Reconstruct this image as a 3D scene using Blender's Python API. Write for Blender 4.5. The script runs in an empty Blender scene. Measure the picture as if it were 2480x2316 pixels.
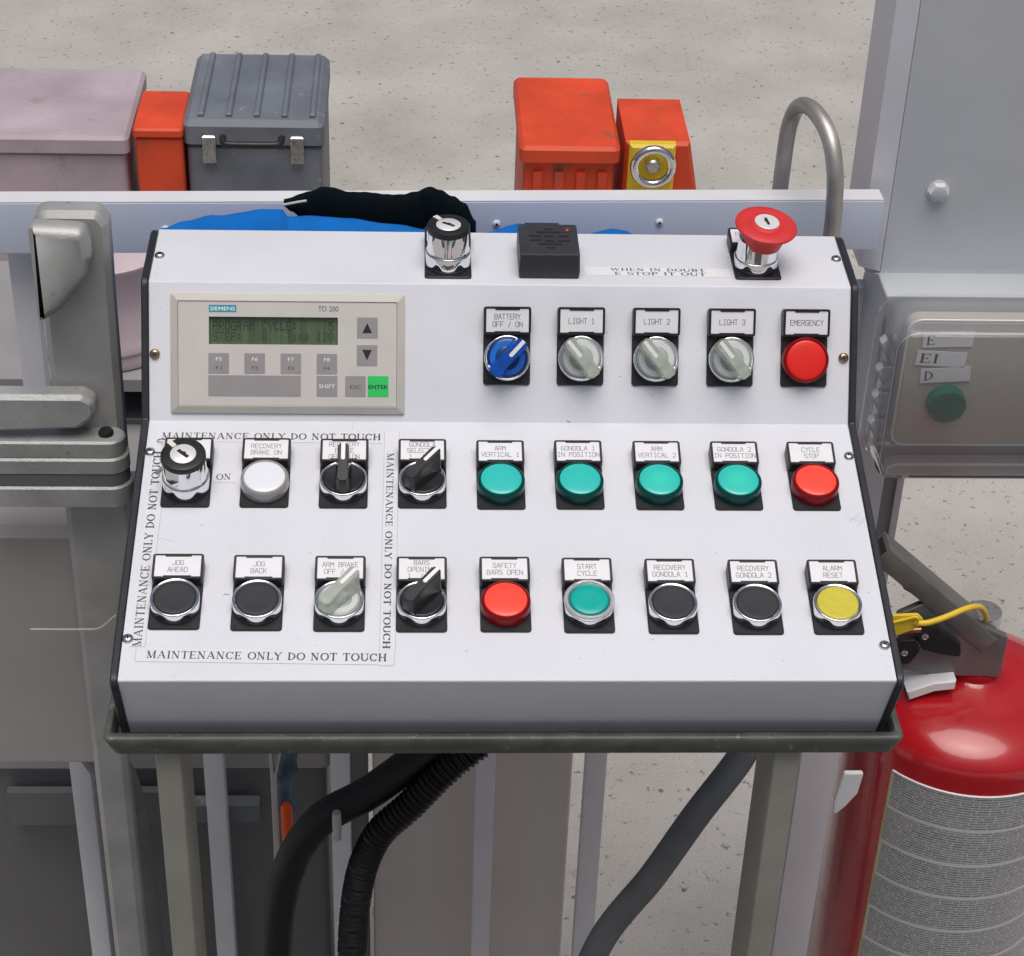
import bpy, bmesh, math, random
from mathutils import Vector, Matrix
random.seed(7)
PI = math.pi
S = 0.001                      # everything below is written in millimetres
BZ = 950.0                     # height of the console's inner crease above the ground

scene = bpy.context.scene
# ------------------------------------------------------------------ camera
cam_d = bpy.data.cameras.new('camera')
cam = bpy.data.objects.new('camera', cam_d)
scene.collection.objects.link(cam)
r_ = Vector((0.9987998, -0.0375459, 0.0314528)); u_ = Vector((-0.0046052, 0.5673306, 0.8234773)); f_ = Vector((0.0487624, 0.8226338, -0.5664768))
M = Matrix.Identity(4)
for i in range(3):
    M[i][0] = r_[i]; M[i][1] = u_[i]; M[i][2] = -f_[i]
M[0][3], M[1][3], M[2][3] = -0.0314193, -1.1059320, 0.7186515 + BZ*S
cam.matrix_world = M
cam_d.sensor_width = 36; cam_d.sensor_fit = 'HORIZONTAL'
cam_d.lens = 36*4985.89/2480
cam_d.clip_start = 0.05; cam_d.clip_end = 200
scene.camera = cam
# ------------------------------------------------------------------ light
SUN_EL, SUN_AZ = 76.0, 175.0      # azimuth clockwise from +Y
world = bpy.data.worlds.new('World'); scene.world = world
world.use_nodes = True
nt = world.node_tree; nt.nodes.clear()
sky = nt.nodes.new('ShaderNodeTexSky'); sky.sky_type = 'NISHITA'; sky.sun_disc = False
sky.sun_elevation = math.radians(SUN_EL); sky.sun_rotation = math.radians(SUN_AZ)
sky.air_density = 0.7; sky.dust_density = 7.0; sky.ozone_density = 1.0
bg = nt.nodes.new('ShaderNodeBackground'); bg.inputs['Strength'].default_value = 0.06
wo = nt.nodes.new('ShaderNodeOutputWorld')
nt.links.new(sky.outputs[0], bg.inputs[0]); nt.links.new(bg.outputs[0], wo.inputs[0])
sd = bpy.data.lights.new('sun', 'SUN'); sd.energy = 1.5; sd.angle = math.radians(46); sd.color = (1.0, 0.985, 0.965)
sun = bpy.data.objects.new('sun', sd); scene.collection.objects.link(sun)
el, az = math.radians(SUN_EL), math.radians(SUN_AZ)
sdir = Vector((math.sin(az)*math.cos(el), math.cos(az)*math.cos(el), math.sin(el)))
sun.rotation_euler = sdir.to_track_quat('Z', 'Y').to_euler()
sun.location = (0, -2, 5)
scene.render.engine = 'CYCLES'
scene.view_settings.view_transform = 'Standard'; scene.view_settings.look = 'None'
scene.view_settings.exposure = 0.25; scene.view_settings.gamma = 1.0
scene.cycles.max_bounces = 10; scene.cycles.transparent_max_bounces = 12

# ------------------------------------------------------------------ materials
MATS = {}
def mat(name, col, rough=0.5, metal=0.0, spec=0.5, coat=0.0, var=0.0, vscale=30, bump=0.0, bscale=900,
        trans=0.0, ior=1.45, emit=None, estr=0.0, dirt=None, dscale=60, dthr=0.62, aniso=0.0):
    m = bpy.data.materials.new(name); m.use_nodes = True
    n = m.node_tree; L = n.links
    p = n.nodes['Principled BSDF']
    p.inputs['Base Color'].default_value = (*col, 1)
    p.inputs['Roughness'].default_value = rough; p.inputs['Metallic'].default_value = metal
    p.inputs['Specular IOR Level'].default_value = spec
    p.inputs['Coat Weight'].default_value = coat; p.inputs['Coat Roughness'].default_value = 0.08
    p.inputs['Transmission Weight'].default_value = trans; p.inputs['IOR'].default_value = ior
    if emit: p.inputs['Emission Color'].default_value = (*emit, 1); p.inputs['Emission Strength'].default_value = estr
    tc = n.nodes.new('ShaderNodeTexCoord')
    src = None
    if var > 0:
        no = n.nodes.new('ShaderNodeTexNoise'); no.inputs['Scale'].default_value = vscale; no.inputs['Detail'].default_value = 6
        L.new(tc.outputs['Object'], no.inputs['Vector'])
        mr = n.nodes.new('ShaderNodeMapRange'); mr.inputs['From Min'].default_value = 0.3; mr.inputs['From Max'].default_value = 0.7
        mr.inputs['To Min'].default_value = 1-var; mr.inputs['To Max'].default_value = 1+var*0.6
        L.new(no.outputs['Fac'], mr.inputs['Value'])
        mx = n.nodes.new('ShaderNodeMix'); mx.data_type = 'RGBA'; mx.blend_type = 'MULTIPLY'; mx.inputs[0].default_value = 1
        mx.inputs[6].default_value = (*col, 1); L.new(mr.outputs[0], mx.inputs[7]); src = mx.outputs[2]
        # a little variation in gloss too
        m2 = n.nodes.new('ShaderNodeMapRange'); m2.inputs['From Min'].default_value = 0.3; m2.inputs['From Max'].default_value = 0.7
        m2.inputs['To Min'].default_value = max(0, rough-0.06); m2.inputs['To Max'].default_value = min(1, rough+0.08)
        L.new(no.outputs['Fac'], m2.inputs['Value']); L.new(m2.outputs[0], p.inputs['Roughness'])
    if dirt:
        nd = n.nodes.new('ShaderNodeTexNoise'); nd.inputs['Scale'].default_value = dscale; nd.inputs['Detail'].default_value = 8; nd.inputs['Roughness'].default_value = 0.65
        L.new(tc.outputs['Object'], nd.inputs['Vector'])
        cr = n.nodes.new('ShaderNodeMapRange'); cr.inputs['From Min'].default_value = dthr; cr.inputs['From Max'].default_value = dthr+0.1
        L.new(nd.outputs['Fac'], cr.inputs['Value'])
        mx = n.nodes.new('ShaderNodeMix'); mx.data_type = 'RGBA'
        L.new(cr.outputs[0], mx.inputs[0])
        if src: L.new(src, mx.inputs[6])
        else: mx.inputs[6].default_value = (*col, 1)
        mx.inputs[7].default_value = (*dirt, 1); src = mx.outputs[2]
    if src: L.new(src, p.inputs['Base Color'])
    if bump > 0:
        nb = n.nodes.new('ShaderNodeTexNoise'); nb.inputs['Scale'].default_value = bscale; nb.inputs['Detail'].default_value = 3
        L.new(tc.outputs['Object'], nb.inputs['Vector'])
        b = n.nodes.new('ShaderNodeBump'); b.inputs['Strength'].default_value = bump; b.inputs['Distance'].default_value = 0.0003
        L.new(nb.outputs['Fac'], b.inputs['Height']); L.new(b.outputs[0], p.inputs['Normal'])
    MATS[name] = m
    return m

PAINT = mat('console_paint', (0.70, 0.72, 0.77), 0.42, spec=0.45, var=0.035, vscale=14, bump=0.5, bscale=1500, dirt=(0.30, 0.29, 0.28), dscale=260, dthr=0.705)
CAPB = mat('cap_plastic', (0.022, 0.024, 0.03), 0.42, var=0.15, vscale=60, bump=0.3)
BLK = mat('black_plastic', (0.018, 0.019, 0.021), 0.38, var=0.15, vscale=120, bump=0.15)
KNOB = mat('knob_black', (0.022, 0.023, 0.025), 0.33, var=0.15, vscale=120, bump=0.1)
MATTE = mat('rubber_black', (0.03, 0.033, 0.038), 0.55, var=0.12, vscale=90, bump=0.15)
CHROME = mat('chrome', (0.82, 0.83, 0.85), 0.07, metal=1.0, bump=0.03, bscale=300)
CARD = mat('legend_card', (0.80, 0.80, 0.83), 0.35, var=0.03, vscale=90)
INKD = mat('engraving_dark', (0.09, 0.095, 0.11), 0.6)
INKL = mat('engraving_grey', (0.19, 0.19, 0.21), 0.6)
INKT = mat('tape_ink', (0.07, 0.072, 0.09), 0.6)
TAPE = mat('tape_white', (0.735, 0.75, 0.785), 0.28, var=0.03, vscale=50)
STICK = mat('sticker_white', (0.80, 0.80, 0.82), 0.4, var=0.03)
TAPEEDGE = mat('tape_edge_grey', (0.42, 0.42, 0.43), 0.7)  # flat grey for the lines along the tape edges
TEALB = mat('lens_body_teal', (0.0, 0.055, 0.050), 0.3, spec=0.25)
REDB = mat('lens_body_red', (0.20, 0.004, 0.007), 0.3, spec=0.25)
WHTB = mat('lens_body_clear', (0.30, 0.285, 0.28), 0.12, coat=0.5)
REDL = mat('lens_red', (0.90, 0.075, 0.045), 0.34, coat=0.25, emit=(1, 0.03, 0.02), estr=0.12)
REDU = mat('lens_red_matt', (0.78, 0.018, 0.010), 0.40, coat=0.1)
WHTL = mat('lens_white', (0.80, 0.83, 0.88), 0.25, coat=0.4)
RIMD = mat('lens_rim_dark_teal', (0.0, 0.07, 0.062), 0.2, coat=0.3)  # dark teal for a lens rim
CAPT = mat('cap_teal', (0.0, 0.42, 0.36), 0.33, coat=0.2)
CAPY = mat('cap_yellow', (0.62, 0.54, 0.055), 0.42, coat=0.1, var=0.06, vscale=200)
RINGT = mat('ring_teal_deep', (0.0, 0.22, 0.19), 0.25, coat=0.3)
MUSH = mat('mushroom_red', (0.66, 0.035, 0.035), 0.48, var=0.05, vscale=80, bump=0.1)
STEEL = mat('steel', (0.62, 0.61, 0.60), 0.28, metal=1.0, var=0.08, vscale=200)
LOCK = mat('lock_face', (0.84, 0.83, 0.84), 0.4, metal=0.3, var=0.04)
BRASS = mat('brassy_screw', (0.42, 0.32, 0.20), 0.3, metal=1.0)
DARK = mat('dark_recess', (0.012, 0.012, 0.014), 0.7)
MARK = mat('marker_white', (0.86, 0.86, 0.85), 0.4)
MARKN = mat('notch_cream', (0.74, 0.72, 0.62), 0.4)
BLUE = mat('knob_blue', (0.015, 0.20, 0.90), 0.14, trans=0.65, coat=0.3)
BLUE2 = mat('disc_blue', (0.004, 0.16, 0.62), 0.35, coat=0.3)
BLUED = mat('disc_blue_deep', (0.006, 0.03, 0.12), 0.3, coat=0.3)
MILK = mat('knob_milky', (0.78, 0.84, 0.74), 0.22, trans=0.6, coat=0.2)
MILK2 = mat('disc_milky', (0.62, 0.65, 0.62), 0.3, coat=0.3)
MILKD = mat('disc_smoky', (0.36, 0.40, 0.41), 0.3, coat=0.3)
MILKM = mat('marker_milky', (0.80, 0.82, 0.80), 0.4)
BEIGE = mat('terminal_beige', (0.55, 0.53, 0.475), 0.45, var=0.04, vscale=60, bump=0.15)
FACEP = mat('terminal_face', (0.58, 0.56, 0.53), 0.45, var=0.03, vscale=60)
KEYG = mat('key_grey', (0.30, 0.285, 0.29), 0.5, var=0.04, vscale=80)
KEYE = mat('key_green', (0.03, 0.58, 0.13), 0.45)
LOGO = mat('logo_teal', (0.02, 0.28, 0.38), 0.45)
LCDI = mat('lcd_ink', (0.020, 0.030, 0.020), 0.5)
LCDI2 = mat('lcd_ink_faint', (0.032, 0.048, 0.03), 0.5)
GALV = mat('galvanised', (0.13, 0.135, 0.125), 0.5, metal=0.35, var=0.3, vscale=45, bump=0.5, bscale=500, dirt=(0.30, 0.31, 0.30), dscale=130, dthr=0.6)
OLIVE = mat('leg_paint', (0.31, 0.31, 0.265), 0.5, var=0.12, vscale=30)
WHITE = mat('white_paint', (0.72, 0.73, 0.76), 0.4, var=0.05, vscale=12, bump=0.1)
FRONTW = mat('white_paint_blue_tint', (0.64, 0.70, 0.82), 0.5, var=0.06, vscale=9, bump=0.2)  # white paint; the blue reflection of jacket and sky is in the colour
CASTG = mat('cast_grey', (0.42, 0.43, 0.42), 0.42, metal=0.3, var=0.2, vscale=28, bump=0.7, bscale=500, dirt=(0.16, 0.15, 0.14), dscale=55, dthr=0.63)
DKG = mat('dark_grey_paint', (0.15, 0.15, 0.155), 0.5, var=0.1, vscale=12, bump=0.2)
MIDG = mat('mid_grey_paint', (0.33, 0.326, 0.33), 0.5, var=0.1, vscale=9, bump=0.2)
BROWN = mat('brown_grey_panel', (0.64, 0.59, 0.56), 0.55, var=0.08, vscale=5)
CLOTH = mat('blue_cloth', (0.005, 0.15, 0.52), 0.85, spec=0.2, var=0.12, vscale=60, bump=1.0, bscale=1600)
FUZZ = mat('black_fleece', (0.004, 0.008, 0.010), 0.95, spec=0.1, var=0.3, vscale=150, bump=1.0, bscale=1200)
MAUV = mat('mauve_box', (0.46, 0.38, 0.42), 0.5, var=0.2, vscale=9, bump=0.3, bscale=200, dirt=(0.30, 0.27, 0.28), dscale=26, dthr=0.6)
PINK = mat('mauve_tank', (0.70, 0.58, 0.62), 0.35, var=0.12, vscale=9, trans=0.15)
ORNG = mat('orange_paint', (0.72, 0.075, 0.025), 0.5, var=0.2, vscale=12, bump=0.3, bscale=200, dirt=(0.30, 0.10, 0.06), dscale=22, dthr=0.60)
YELL = mat('yellow_paint', (0.78, 0.55, 0.03), 0.42, var=0.05, vscale=15)
BLUG = mat('blue_grey_case', (0.17, 0.19, 0.22), 0.5, var=0.2, vscale=14, bump=0.4, bscale=250, dirt=(0.30, 0.30, 0.29), dscale=35, dthr=0.62)
GREEN = mat('green_button', (0.01, 0.16, 0.09), 0.4)
BOXG = mat('enclosure_grey', (0.52, 0.55, 0.58), 0.45, var=0.05, vscale=10)
BOXF = mat('enclosure_door', (0.50, 0.47, 0.41), 0.4, metal=0.0, var=0.06, vscale=10)
FIRE = mat('extinguisher_red', (0.44, 0.009, 0.015), 0.24, coat=0.6, var=0.12, vscale=16, bump=0.25, bscale=60, dirt=(0.22, 0.02, 0.02), dscale=90, dthr=0.68)
HOSEB = mat('hose_black', (0.012, 0.012, 0.013), 0.5, var=0.15, vscale=60)
HOSEG = mat('hose_grey', (0.17, 0.18, 0.185), 0.55, var=0.2, vscale=40, bump=0.4)
RAG = mat('blue_rag', (0.10, 0.16, 0.22), 0.9, var=0.6, vscale=60)
ORPL = mat('orange_plug', (0.85, 0.10, 0.01), 0.5)
PEN = mat('pencil_line', (0.36, 0.36, 0.37), 0.7)
SCR = mat('faint_scratch', (0.55, 0.56, 0.58), 0.6)
PENB = mat('pen_blue', (0.05, 0.12, 0.30), 0.7)
CABLE = mat('pale_cable', (0.55, 0.53, 0.50), 0.5, var=0.1)
PIPE = mat('worn_steel_pipe', (0.46, 0.44, 0.41), 0.38, metal=0.6, var=0.3, vscale=35, bump=0.4, bscale=300)
LEVER = mat('lever_steel', (0.20, 0.195, 0.195), 0.45, metal=0.5, var=0.15, vscale=60)

def glow_lens(name, base, rim, centre, strength):
    """A round diffuser lens: colour with a glow stronger in the middle (the lamp is on only in the lit version)."""
    m = bpy.data.materials.new(name); m.use_nodes = True
    n = m.node_tree; L = n.links; p = n.nodes['Principled BSDF']
    p.inputs['Base Color'].default_value = (*base, 1); p.inputs['Roughness'].default_value = 0.28; p.inputs['Coat Weight'].default_value = 0.3
    tc = n.nodes.new('ShaderNodeTexCoord')
    sub = n.nodes.new('ShaderNodeVectorMath'); sub.operation = 'SUBTRACT'; sub.inputs[1].default_value = (0, 17.5*S, 9*S)
    ln = n.nodes.new('ShaderNodeVectorMath'); ln.operation = 'LENGTH'
    L.new(tc.outputs['Object'], sub.inputs[0]); L.new(sub.outputs[0], ln.inputs[0])
    mr = n.nodes.new('ShaderNodeMapRange'); mr.interpolation_type = 'SMOOTHSTEP'
    mr.inputs['From Min'].default_value = 0; mr.inputs['From Max'].default_value = 0.012; mr.inputs['To Min'].default_value = 1; mr.inputs['To Max'].default_value = 0
    L.new(ln.outputs['Value'], mr.inputs['Value'])
    mx = n.nodes.new('ShaderNodeMix'); mx.data_type = 'RGBA'; mx.inputs[6].default_value = (*rim, 1); mx.inputs[7].default_value = (*centre, 1)
    L.new(mr.outputs[0], mx.inputs[0]); L.new(mx.outputs[2], p.inputs['Emission Color']); p.inputs['Emission Strength'].default_value = strength
    return m
TEALL = glow_lens('lens_teal', (0.03, 0.50, 0.45), (0, .10, .09), (0, .16, .12), 0.35)  # lamp is off; a faint glow is put into the lens
TEALLIT = glow_lens('lens_teal_lit', (0.03, 0.50, 0.44), (0, .10, .08), (0.02, .34, .12), 0.45)

def lcd_mat():
    m = bpy.data.materials.new('lcd_glass'); m.use_nodes = True
    n = m.node_tree; L = n.links; p = n.nodes['Principled BSDF']
    tc = n.nodes.new('ShaderNodeTexCoord')
    mp = n.nodes.new('ShaderNodeMapping'); mp.inputs['Scale'].default_value = (260, 12, 1)
    no = n.nodes.new('ShaderNodeTexNoise'); no.inputs['Scale'].default_value = 1; no.inputs['Detail'].default_value = 3
    L.new(tc.outputs['Object'], mp.inputs[0]); L.new(mp.outputs[0], no.inputs['Vector'])
    cr = n.nodes.new('ShaderNodeValToRGB')
    cr.color_ramp.elements[0].position = 0.3; cr.color_ramp.elements[0].color = (0.055, 0.082, 0.045, 1)
    cr.color_ramp.elements[1].position = 0.75; cr.color_ramp.elements[1].color = (0.105, 0.155, 0.08, 1)
    L.new(no.outputs['Fac'], cr.inputs[0]); L.new(cr.outputs[0], p.inputs['Base Color'])
    p.inputs['Roughness'].default_value = 0.25
    return m
LCD = lcd_mat()

def clear_mat(milk=0.07, name='clear_polycarbonate'):
    m = bpy.data.materials.new(name); m.use_nodes = True
    n = m.node_tree; L = n.links; n.nodes.remove(n.nodes['Principled BSDF'])
    out = n.nodes['Material Output']
    tr = n.nodes.new('ShaderNodeBsdfTransparent'); tr.inputs[0].default_value = (0.965, 0.97, 0.975, 1)
    gl = n.nodes.new('ShaderNodeBsdfGlossy'); gl.inputs['Roughness'].default_value = 0.06; gl.inputs[0].default_value = (0.9, 0.92, 0.95, 1)
    df = n.nodes.new('ShaderNodeBsdfDiffuse'); df.inputs[0].default_value = (0.80, 0.82, 0.86, 1)
    lw = n.nodes.new('ShaderNodeLayerWeight'); lw.inputs['Blend'].default_value = 0.26
    m1 = n.nodes.new('ShaderNodeMixShader'); m1.inputs[0].default_value = milk
    m2 = n.nodes.new('ShaderNodeMixShader')
    L.new(tr.outputs[0], m1.inputs[1]); L.new(df.outputs[0], m1.inputs[2])
    L.new(lw.outputs['Fresnel'], m2.inputs[0]); L.new(m1.outputs[0], m2.inputs[1]); L.new(gl.outputs[0], m2.inputs[2])
    L.new(m2.outputs[0], out.inputs[0])
    return m
CLEAR = clear_mat()
PALECLR = clear_mat(0.45, 'whitened_clear')  # clear plastic whitened so bright edge highlights sit in its colour

def ground_mat():
    m = bpy.data.materials.new('speckled_concrete'); m.use_nodes = True
    n = m.node_tree; L = n.links; p = n.nodes['Principled BSDF']; p.inputs['Roughness'].default_value = 0.85
    tc = n.nodes.new('ShaderNodeTexCoord')
    def noise(s, d=8, r=0.6):
        a = n.nodes.new('ShaderNodeTexNoise'); a.inputs['Scale'].default_value = s; a.inputs['Detail'].default_value = d; a.inputs['Roughness'].default_value = r
        L.new(tc.outputs['Object'], a.inputs['Vector']); return a.outputs['Fac']
    cr = n.nodes.new('ShaderNodeValToRGB')
    cr.color_ramp.elements[0].position = 0.3; cr.color_ramp.elements[0].color = (0.38, 0.365, 0.335, 1)
    cr.color_ramp.elements[1].position = 0.7; cr.color_ramp.elements[1].color = (0.52, 0.505, 0.475, 1)
    L.new(noise(3.5), cr.inputs[0])
    fine = n.nodes.new('ShaderNodeMapRange'); fine.inputs['From Min'].default_value = 0.25; fine.inputs['From Max'].default_value = 0.75
    fine.inputs['To Min'].default_value = 0.78; fine.inputs['To Max'].default_value = 1.15
    L.new(noise(420, 3), fine.inputs['Value'])
    m1 = n.nodes.new('ShaderNodeMix'); m1.data_type = 'RGBA'; m1.blend_type = 'MULTIPLY'; m1.inputs[0].default_value = 1
    L.new(cr.outputs[0], m1.inputs[6]); L.new(fine.outputs[0], m1.inputs[7])
    sp = n.nodes.new('ShaderNodeMapRange'); sp.inputs['From Min'].default_value = 0.60; sp.inputs['From Max'].default_value = 0.66
    L.new(noise(75, 5, 0.7), sp.inputs['Value'])
    m2 = n.nodes.new('ShaderNodeMix'); m2.data_type = 'RGBA'; m2.inputs[7].default_value = (0.12, 0.115, 0.11, 1)
    L.new(sp.outputs[0], m2.inputs[0]); L.new(m1.outputs[2], m2.inputs[6])
    sp2 = n.nodes.new('ShaderNodeMapRange'); sp2.inputs['From Min'].default_value = 0.66; sp2.inputs['From Max'].default_value = 0.70
    L.new(noise(22, 6, 0.75), sp2.inputs['Value'])
    m3 = n.nodes.new('ShaderNodeMix'); m3.data_type = 'RGBA'; m3.inputs[7].default_value = (0.16, 0.155, 0.15, 1)
    L.new(sp2.outputs[0], m3.inputs[0]); L.new(m2.outputs[2], m3.inputs[6])
    L.new(m3.outputs[2], p.inputs['Base Color'])
    b = n.nodes.new('ShaderNodeBump'); b.inputs['Strength'].default_value = 0.5; b.inputs['Distance'].default_value = 0.002
    L.new(noise(260, 4), b.inputs['Height']); L.new(b.outputs[0], p.inputs['Normal'])
    return m
GROUND = ground_mat()

def label_mat():
    """The extinguisher's instruction label: rows of small dark print on grey-white (flat print)."""
    m = bpy.data.materials.new('printed_label'); m.use_nodes = True
    n = m.node_tree; L = n.links; p = n.nodes['Principled BSDF']; p.inputs['Roughness'].default_value = 0.4
    tc = n.nodes.new('ShaderNodeTexCoord')
    br = n.nodes.new('ShaderNodeTexBrick')
    br.inputs['Color1'].default_value = (0.13, 0.14, 0.16, 1); br.inputs['Color2'].default_value = (0.24, 0.25, 0.27, 1)
    br.inputs['Mortar'].default_value = (0.58, 0.57, 0.54, 1)
    br.inputs['Scale'].default_value = 1.0; br.inputs['Mortar Size'].default_value = 0.00042
    br.inputs['Brick Width'].default_value = 0.013; br.inputs['Row Height'].default_value = 0.0023; br.offset = 0.37; br.offset_frequency = 2; br.squash = 0.7; br.squash_frequency = 3
    L.new(tc.outputs['UV'], br.inputs['Vector'])
    no = n.nodes.new('ShaderNodeTexNoise'); no.inputs['Scale'].default_value = 900; L.new(tc.outputs['UV'], no.inputs['Vector'])
    mr = n.nodes.new('ShaderNodeMapRange'); mr.inputs['From Min'].default_value = .45; mr.inputs['From Max'].default_value = .6
    L.new(no.outputs['Fac'], mr.inputs['Value'])
    mx = n.nodes.new('ShaderNodeMix'); mx.data_type = 'RGBA'; mx.inputs[7].default_value = (0.45, 0.45, 0.44, 1)
    mm = n.nodes.new('ShaderNodeMath'); mm.operation = 'MULTIPLY'; mm.inputs[1].default_value = 0.55
    L.new(mr.outputs[0], mm.inputs[0]); L.new(mm.outputs[0], mx.inputs[0]); L.new(br.outputs['Color'], mx.inputs[6])
    b2 = n.nodes.new('ShaderNodeTexBrick'); b2.inputs['Color1'].default_value = (1, 1, 1, 1); b2.inputs['Color2'].default_value = (1, 1, 1, 1); b2.inputs['Mortar'].default_value = (0, 0, 0, 1)
    b2.inputs['Scale'].default_value = 1; b2.inputs['Mortar Size'].default_value = 0.0014; b2.inputs['Mortar Smooth'].default_value = 0; b2.inputs['Brick Width'].default_value = 0.9; b2.inputs['Row Height'].default_value = 0.0334; b2.offset = 0.3
    L.new(tc.outputs['UV'], b2.inputs['Vector'])
    m4 = n.nodes.new('ShaderNodeMix'); m4.data_type = 'RGBA'; m4.inputs[6].default_value = (0.60, 0.60, 0.57, 1)
    L.new(b2.outputs['Color'], m4.inputs[0]); L.new(mx.outputs[2], m4.inputs[7]); L.new(m4.outputs[2], p.inputs['Base Color'])
    return m
PRINT = label_mat()

# ------------------------------------------------------------------ mesh helpers
def offset_poly(poly, d):
    n = len(poly); out = []
    area = sum(poly[i][0]*poly[(i+1) % n][1]-poly[(i+1) % n][0]*poly[i][1] for i in range(n))
    sgn = 1 if area > 0 else -1
    for i in range(n):
        p0, p1, p2 = Vector(poly[i-1]), Vector(poly[i]), Vector(poly[(i+1) % n])
        e1 = (p1-p0).normalized(); e2 = (p2-p1).normalized()
        n1 = Vector((e1.y, -e1.x))*sgn; n2 = Vector((e2.y, -e2.x))*sgn
        b = (n1+n2); k = max(0.35, b.dot(n1))
        out.append(tuple(p1+b*(d/k)))
    return out

def rrect(x0, x1, y0, y1, r, n=4):
    out = []
    for cx, cy, a in ((x1-r, y1-r, 0), (x0+r, y1-r, 90), (x0+r, y0+r, 180), (x1-r, y0+r, 270)):
        for k in range(n+1):
            t = math.radians(a+90*k/n); out.append((cx+r*math.cos(t), cy+r*math.sin(t)))
    return out

def roundpoly(pts, radii, n=5):
    out = []; N = len(pts)
    for i, p in enumerate(pts):
        r = radii[i] if isinstance(radii, (list, tuple)) else radii
        p = Vector(p); a = Vector(pts[i-1])-p; b = Vector(pts[(i+1) % N])-p
        if r <= 0: out.append(tuple(p)); continue
        ang = a.angle(b); t = min(r/math.tan(ang/2), a.length*.45, b.length*.45)
        A = p+a.normalized()*t; B = p+b.normalized()*t
        for k in range(n+1):
            s = k/n; out.append(tuple((1-s)**2*A+2*s*(1-s)*p+s*s*B))
    return out

class MB:
    def __init__(s): s.v = []; s.f = []
    def add(s, vs, fs, M=None):
        o = len(s.v)
        for p in vs:
            p = Vector(p)
            s.v.append(tuple((M @ p) if M is not None else p))
        for f in fs: s.f.append(tuple(i+o for i in f))
        return s
    def layers(s, rings, M=None, cap0=True, cap1=True, closed=False):
        n = len(rings[0]); vs = [p for r in rings for p in r]; fs = []
        R = len(rings)
        for k in range(R-1 if not closed else R):
            a, b = k*n, ((k+1) % R)*n
            for i in range(n):
                j = (i+1) % n; fs.append((a+i, a+j, b+j, b+i))
        if not closed:
            if cap0: fs.append(tuple(range(n-1, -1, -1)))
            if cap1: fs.append(tuple((R-1)*n+i for i in range(n)))
        return s.add(vs, fs, M)
    def box(s, x0, x1, y0, y1, z0, z1, M=None, bev=0):
        return s.prism([(x0, y0), (x1, y0), (x1, y1), (x0, y1)], z0, z1, M, bev)
    def prism(s, poly, z0, z1, M=None, bev=0):
        if bev > 0:
            q = offset_poly(poly, -bev)
            rings = [[(x, y, z0) for x, y in poly], [(x, y, z1-bev) for x, y in poly], [(x, y, z1) for x, y in q]]
        else: rings = [[(x, y, z0) for x, y in poly], [(x, y, z1) for x, y in poly]]
        return s.layers(rings, M)
    def extr(s, poly, a0, a1, axis='x', M=None, bev=0):
        """extrude an outline drawn in the other two axes along axis"""
        def P(u, v, w): return {'x': (w, u, v), 'y': (u, w, v), 'z': (u, v, w)}[axis]
        if bev > 0:
            q = offset_poly(poly, -bev)
            rings = [[P(x, y, a0) for x, y in q], [P(x, y, a0+bev) for x, y in poly], [P(x, y, a1-bev) for x, y in poly], [P(x, y, a1) for x, y in q]]
        else: rings = [[P(x, y, a0) for x, y in poly], [P(x, y, a1) for x, y in poly]]
        return s.layers(rings, M)
    def lathe(s, prof, n=48, c=(0, 0), M=None, cap0=True, cap1=True):
        rings = [[(c[0]+r*math.cos(2*PI*i/n), c[1]+r*math.sin(2*PI*i/n), z) for i in range(n)] for r, z in prof]
        return s.layers(rings, M, cap0, cap1)
    def tube(s, path, r, n=14, M=None, rings_r=None):
        path = [Vector(p) for p in path]; rings = []
        t0 = (path[1]-path[0]).normalized(); up = t0.orthogonal().normalized()
        for i, p in enumerate(path):
            t = (path[min(i+1, len(path)-1)]-path[max(i-1, 0)]).normalized()
            up = (up-t*up.dot(t)).normalized(); sd_ = t.cross(up)
            rr = rings_r[i] if rings_r else r
            rings.append([tuple(p+up*rr*math.cos(2*PI*k/n)+sd_*rr*math.sin(2*PI*k/n)) for k in range(n)])
        return s.layers(rings, M)
    def build(s, name, m, parent=None, smooth=38, M=None, label=None):
        me = bpy.data.meshes.new(name)
        me.from_pydata([(x*S, y*S, z*S) for x, y, z in s.v], [], s.f)
        bm = bmesh.new(); bm.from_mesh(me)
        bmesh.ops.recalc_face_normals(bm, faces=bm.faces)
        if smooth:
            th = math.radians(smooth)
            for f in bm.faces: f.smooth = True
            for e in bm.edges:
                if len(e.link_faces) != 2 or e.calc_face_angle(0) > th: e.smooth = False
        bm.to_mesh(me); bm.free()
        me.materials.append(m)
        o = bpy.data.objects.new(name, me); scene.collection.objects.link(o)
        if parent: o.parent = parent
        if M is not None: o.matrix_local = M
        if label: o['label'] = label
        return o

def thing(name, label, cat, loc=(0, 0, 0), group=None):
    o = bpy.data.objects.new(name, None); scene.collection.objects.link(o)
    o.location = (loc[0]*S, loc[1]*S, (loc[2]+BZ)*S); o.empty_display_size = 0.05
    o['label'] = label; o['category'] = cat
    if group: o['group'] = group
    return o
def tag(o, label, cat, group=None):
    o['label'] = label; o['category'] = cat
    if group: o['group'] = group
    o.location.z += BZ*S
    return o

def smooth_path(pts, n=8):
    pts = [Vector(p) for p in pts]; out = []
    P = [pts[0]*2-pts[1]]+pts+[pts[-1]*2-pts[-2]]
    for i in range(1, len(P)-2):
        for k in range(n):
            t = k/n; a, b, c, d = P[i-1:i+3]
            out.append(0.5*((2*b)+(c-a)*t+(2*a-5*b+4*c-d)*t*t+(3*b-a-3*c+d)*t**3))
    out.append(pts[-1]); return out

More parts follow.
